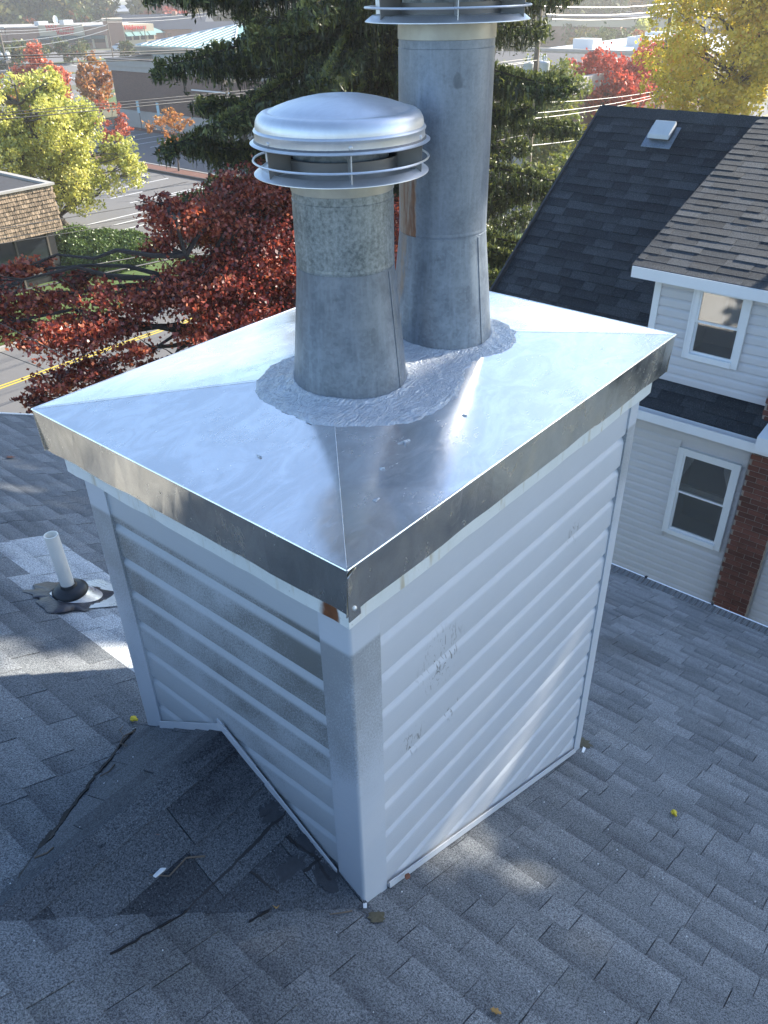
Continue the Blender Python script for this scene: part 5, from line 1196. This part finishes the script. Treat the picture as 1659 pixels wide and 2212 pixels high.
# ---------------------------------------------------------------- trees behind the road
YG = [(x, y, z, r_) for x, y, z, r_ in ell(24.6, 44.8, -6.4, 2.9, 3.6, 62, 1.0, 11)]+ell(20.6, 46.0, -6.3, 2.9, 2.9, 40, 1.0, 12)+ell(27.2, 43.0, -7.6, 1.5, 1.4, 12, .7, 13)+ell(24.9, 44.8, -3.9, .9, 1.2, 8, .6, 14)+ell(22.4, 46.5, -4.0, .8, 1.0, 8, .6, 15)
tree('birch_tree', 'large yellow green leafy tree beside the shake building, over the parking lot', (24.6, 44.8, G), YG, L['yellowgreen'], .125, 520, tr=.24, squash=.9, twigs=4)
tree('birch_tree', 'second yellow green tree at the left picture edge behind the shake building', (17.4, 50.0, G), ell(17.2, 49.8, -6.4, 3.2, 2.8, 34, 1.1, 16), L['yellowgreen'], .13, 460, tr=.2, squash=.9)
tree('young_maple_tree', 'slender young tree with rust red leaves left of the parking bays', (40.0, 61.8, G), ell(40.0, 61.8, -8.2, 1.1, 2.0, 18, .55, 17), L['rust'], .14, 500, tr=.08)
tree('young_maple_tree', 'small round tree with sparse golden orange leaves on the kerb island', (39.4, 53.4, G), ell(39.3, 53.3, -8.1, 1.8, 1.5, 20, .55, 18), L['orange'], .13, 330, tr=.085)
tree('red_maple_tree', 'scarlet pointed tree above the yellow green tree at upper left', (53.8, 96, G), ell(53.8, 96, -8.0, 2.9, 2.4, 24, 1.1, 19)+[(53.8, 96, -4.6, .9), (53.6, 96.2, -5.6, 1.3)], L['rust'], .26, 230, tr=.15, squash=1.)
tree('orange_maple_tree', 'orange red tree left of the brick store corner', (55.5, 87.5, G), ell(55.5, 87.5, -8.0, 1.9, 2.4, 18, 1.0, 20)+[(55.5, 87.5, -5.4, .8)], L['orange'], .26, 190, tr=.12, squash=1.)
tree('orange_maple_tree', 'orange tree cut by the left picture edge', (46, 97, G), ell(46, 97, -7.4, 3.0, 2.6, 22, 1.2, 21), L['orange'], .3, 160, tr=.15)
tree('orange_maple_tree', 'small orange tree low at the left edge above the yellow green foliage', (45, 84, G), ell(45, 84, -8.6, 2.2, 1.8, 14, 1.0, 22), L['orange'], .26, 150, tr=.12)
BT = [(82, 165, 'reddish brown thinning tree before the left part of the strip mall'), (88, 158, 'brown thinning tree before the cream pharmacy wall'), (95, 156, 'grey brown tree before the pharmacy awnings'), (80, 150, 'dull green tree above the scarlet tree'), (102, 148, 'small olive tree right of the black car')]
for i, (x, y, lab) in enumerate(BT):
    tree('street_tree', lab, (x, y, G), ell(x, y, -8.6 if i < 4 else -9.1, 3.4 if i < 4 else 1.6, 1.6, 14, 1.3 if i < 4 else .8, 30+i), L['forest'], .42, 70 if i < 3 else 110, tr=.14, group='thinning trees before the far shops')
# right side
tree('yellow_tree', 'bright yellow leafy tree at the upper right above the far roof ridge', (41.6, 14.0, G), ell(41.0, 14.3, -1.9, 3.1, 4.3, 60, 1.05, 41)+ell(43.0, 12.5, -.5, 2.6, 3.5, 26, 1.1, 42), L['yellow'], .12, 430, tr=.2, squash=.95)
tree('yellow_tree', 'second yellow tree further back, cut by the right picture edge', (46.5, 9.5, G), ell(46.5, 9.5, -1.5, 4.2, 4.6, 46, 1.4, 43), L['yellow'], .14, 300, tr=.22, squash=.95)
tree('golden_shrub_tree', 'low olive gold tree right behind the roof ridge', (36.5, 15.5, G), ell(36.5, 14.5, -5.6, 3.2, 1.7, 24, 1.1, 44), L['yellow'], .15, 260, tr=.15)
tree('red_maple_tree', 'scarlet tree in full leaf above the left end of the neighbouring ridge', (62.4, 30, G), ell(62.4, 30.2, -6.3, 3.2, 2.3, 34, 1.1, 45)+[(61.9, 30.9, -4.4, .8), (64.4, 28.3, -4.1, 1.0), (60.5, 32.0, -4.6, .7)], L['red'], .2, 260, tr=.16, squash=1.)
tree('red_maple_tree', 'second scarlet tree behind the first, partly behind yellow leaves', (69, 28.2, G), ell(69, 28.2, -5.2, 2.6, 2.2, 20, 1.1, 46), L['red'], .22, 220, tr=.14)
tree('green_gold_tree', 'green and gold tree between the spruce and the scarlet tree', (47.2, 26.2, G), ell(47.2, 26.2, -6.4, 2.4, 2.9, 34, 1.0, 47)+[(46.6, 27, -3.3, .8)], L['green'], .15, 330, tr=.16, squash=1.)
tree('green_gold_tree', 'second green and gold tree lower behind the spruce edge', (38, 20.5, G), ell(38, 20.0, -8.0, 2.6, 1.9, 22, 1.0, 48), L['green'], .15, 260, tr=.14)
# columnar bushes on the far right
for i, (x, y) in enumerate(((112, 46), (116, 43.5))):
    tree('columnar_tree', ('yellow green columnar tree before the cream block, '+('left', 'right')[i]+' one'), (x+40, y+22, G), ell(x+40, y+22, -7.2, 1.4, 2.2, 10, 1.0, 60+i), L['yellowgreen'], .4, 80, tr=.1)
# ---------------------------------------------------------------- woods in the distance
def woods(name, n, dist, az, zt_, seed, per=170, ls=1.15, rr=(3.2, 5.5), lo=0., hi=1., label=None):
    R = np.random.default_rng(seed); CC = []; vv = []
    for i in range(n):
        a = math.radians(R.uniform(*az)); a = a if not .945 < a < .985 else a+.05; d = math.sqrt(R.uniform(dist[0]**2, dist[1]**2)); x, y = CAM.x+d*math.cos(a), CAM.y+d*math.sin(a); r_ = R.uniform(*rr); h = R.uniform(*zt_)
        q = R.normal(size=(per, 3)); q /= np.linalg.norm(q, axis=1)[:, None]; q *= (R.uniform(.55, 1.05, per))[:, None]
        k = 9; c = R.normal(size=(k, 3)); c /= np.linalg.norm(c, axis=1)[:, None]; pk = R.integers(0, k, per); q = q*.42+c[pk]*.62
        CC.append(np.stack([x+q[:, 0]*r_, y+q[:, 1]*r_, G+h*.55+q[:, 2]*h*.48], 1)); t = lo+(hi-lo)*R.random()**1.5; vv.append(np.clip(t+R.normal(size=per)*.05, 0, 1))
    C = np.concatenate(CC); v = np.concatenate(vv); V, F, _ = leaves(C, ls, v, rng=R); o = fastmesh(name, V, F, L['forest'], vals=v); o['kind'] = 'stuff'; return o
woods('distant_woods', 620, (264, 365), (45, 92), (11, 17), 71, per=260, ls=1.3, rr=(4, 6.5))
woods('distant_woods', 330, (205, 330), (8, 44), (7, 12), 72, per=220, ls=1.3, rr=(3.5, 6))
woods('distant_woods', 260, (340, 520), (-10, 95), (16, 24), 73, per=140, ls=2.2, rr=(6, 9))
woods('distant_shrubs', 60, (150, 205), (15, 42), (3, 6), 74, per=160, ls=.7, rr=(2, 3.2))
woods('distant_shrubs', 22, (254, 264), (50, 72), (6, 9), 75, per=200, ls=.8, rr=(2.6, 3.6), lo=.2, hi=.95)
tree('scarlet_round_tree', 'round scarlet tree on the skyline of the woods above the brick tower', (158, 205, G), ell(158, 205, -5.7, 4.2, 1.6, 12, 2.0, 80), L['red'], .7, 45, tr=.3)

hz_ = MB().box(-710, 910, -710, 910, G-1.0, 16.0).build('haze', M['ground'], kind='stuff')
hm = bpy.data.materials.new('haze'); hm.use_nodes = True; nt = hm.node_tree; nt.nodes.remove(nt.nodes['Principled BSDF'])
pv = nt.nodes.new('ShaderNodeVolumePrincipled'); pv.inputs['Color'].default_value = (1, .97, .93, 1); pv.inputs['Density'].default_value = .0009; pv.inputs['Anisotropy'].default_value = .5
nt.links.new(pv.outputs[0], nt.nodes['Material Output'].inputs['Volume']); hz_.data.materials.clear(); hz_.data.materials.append(hm)
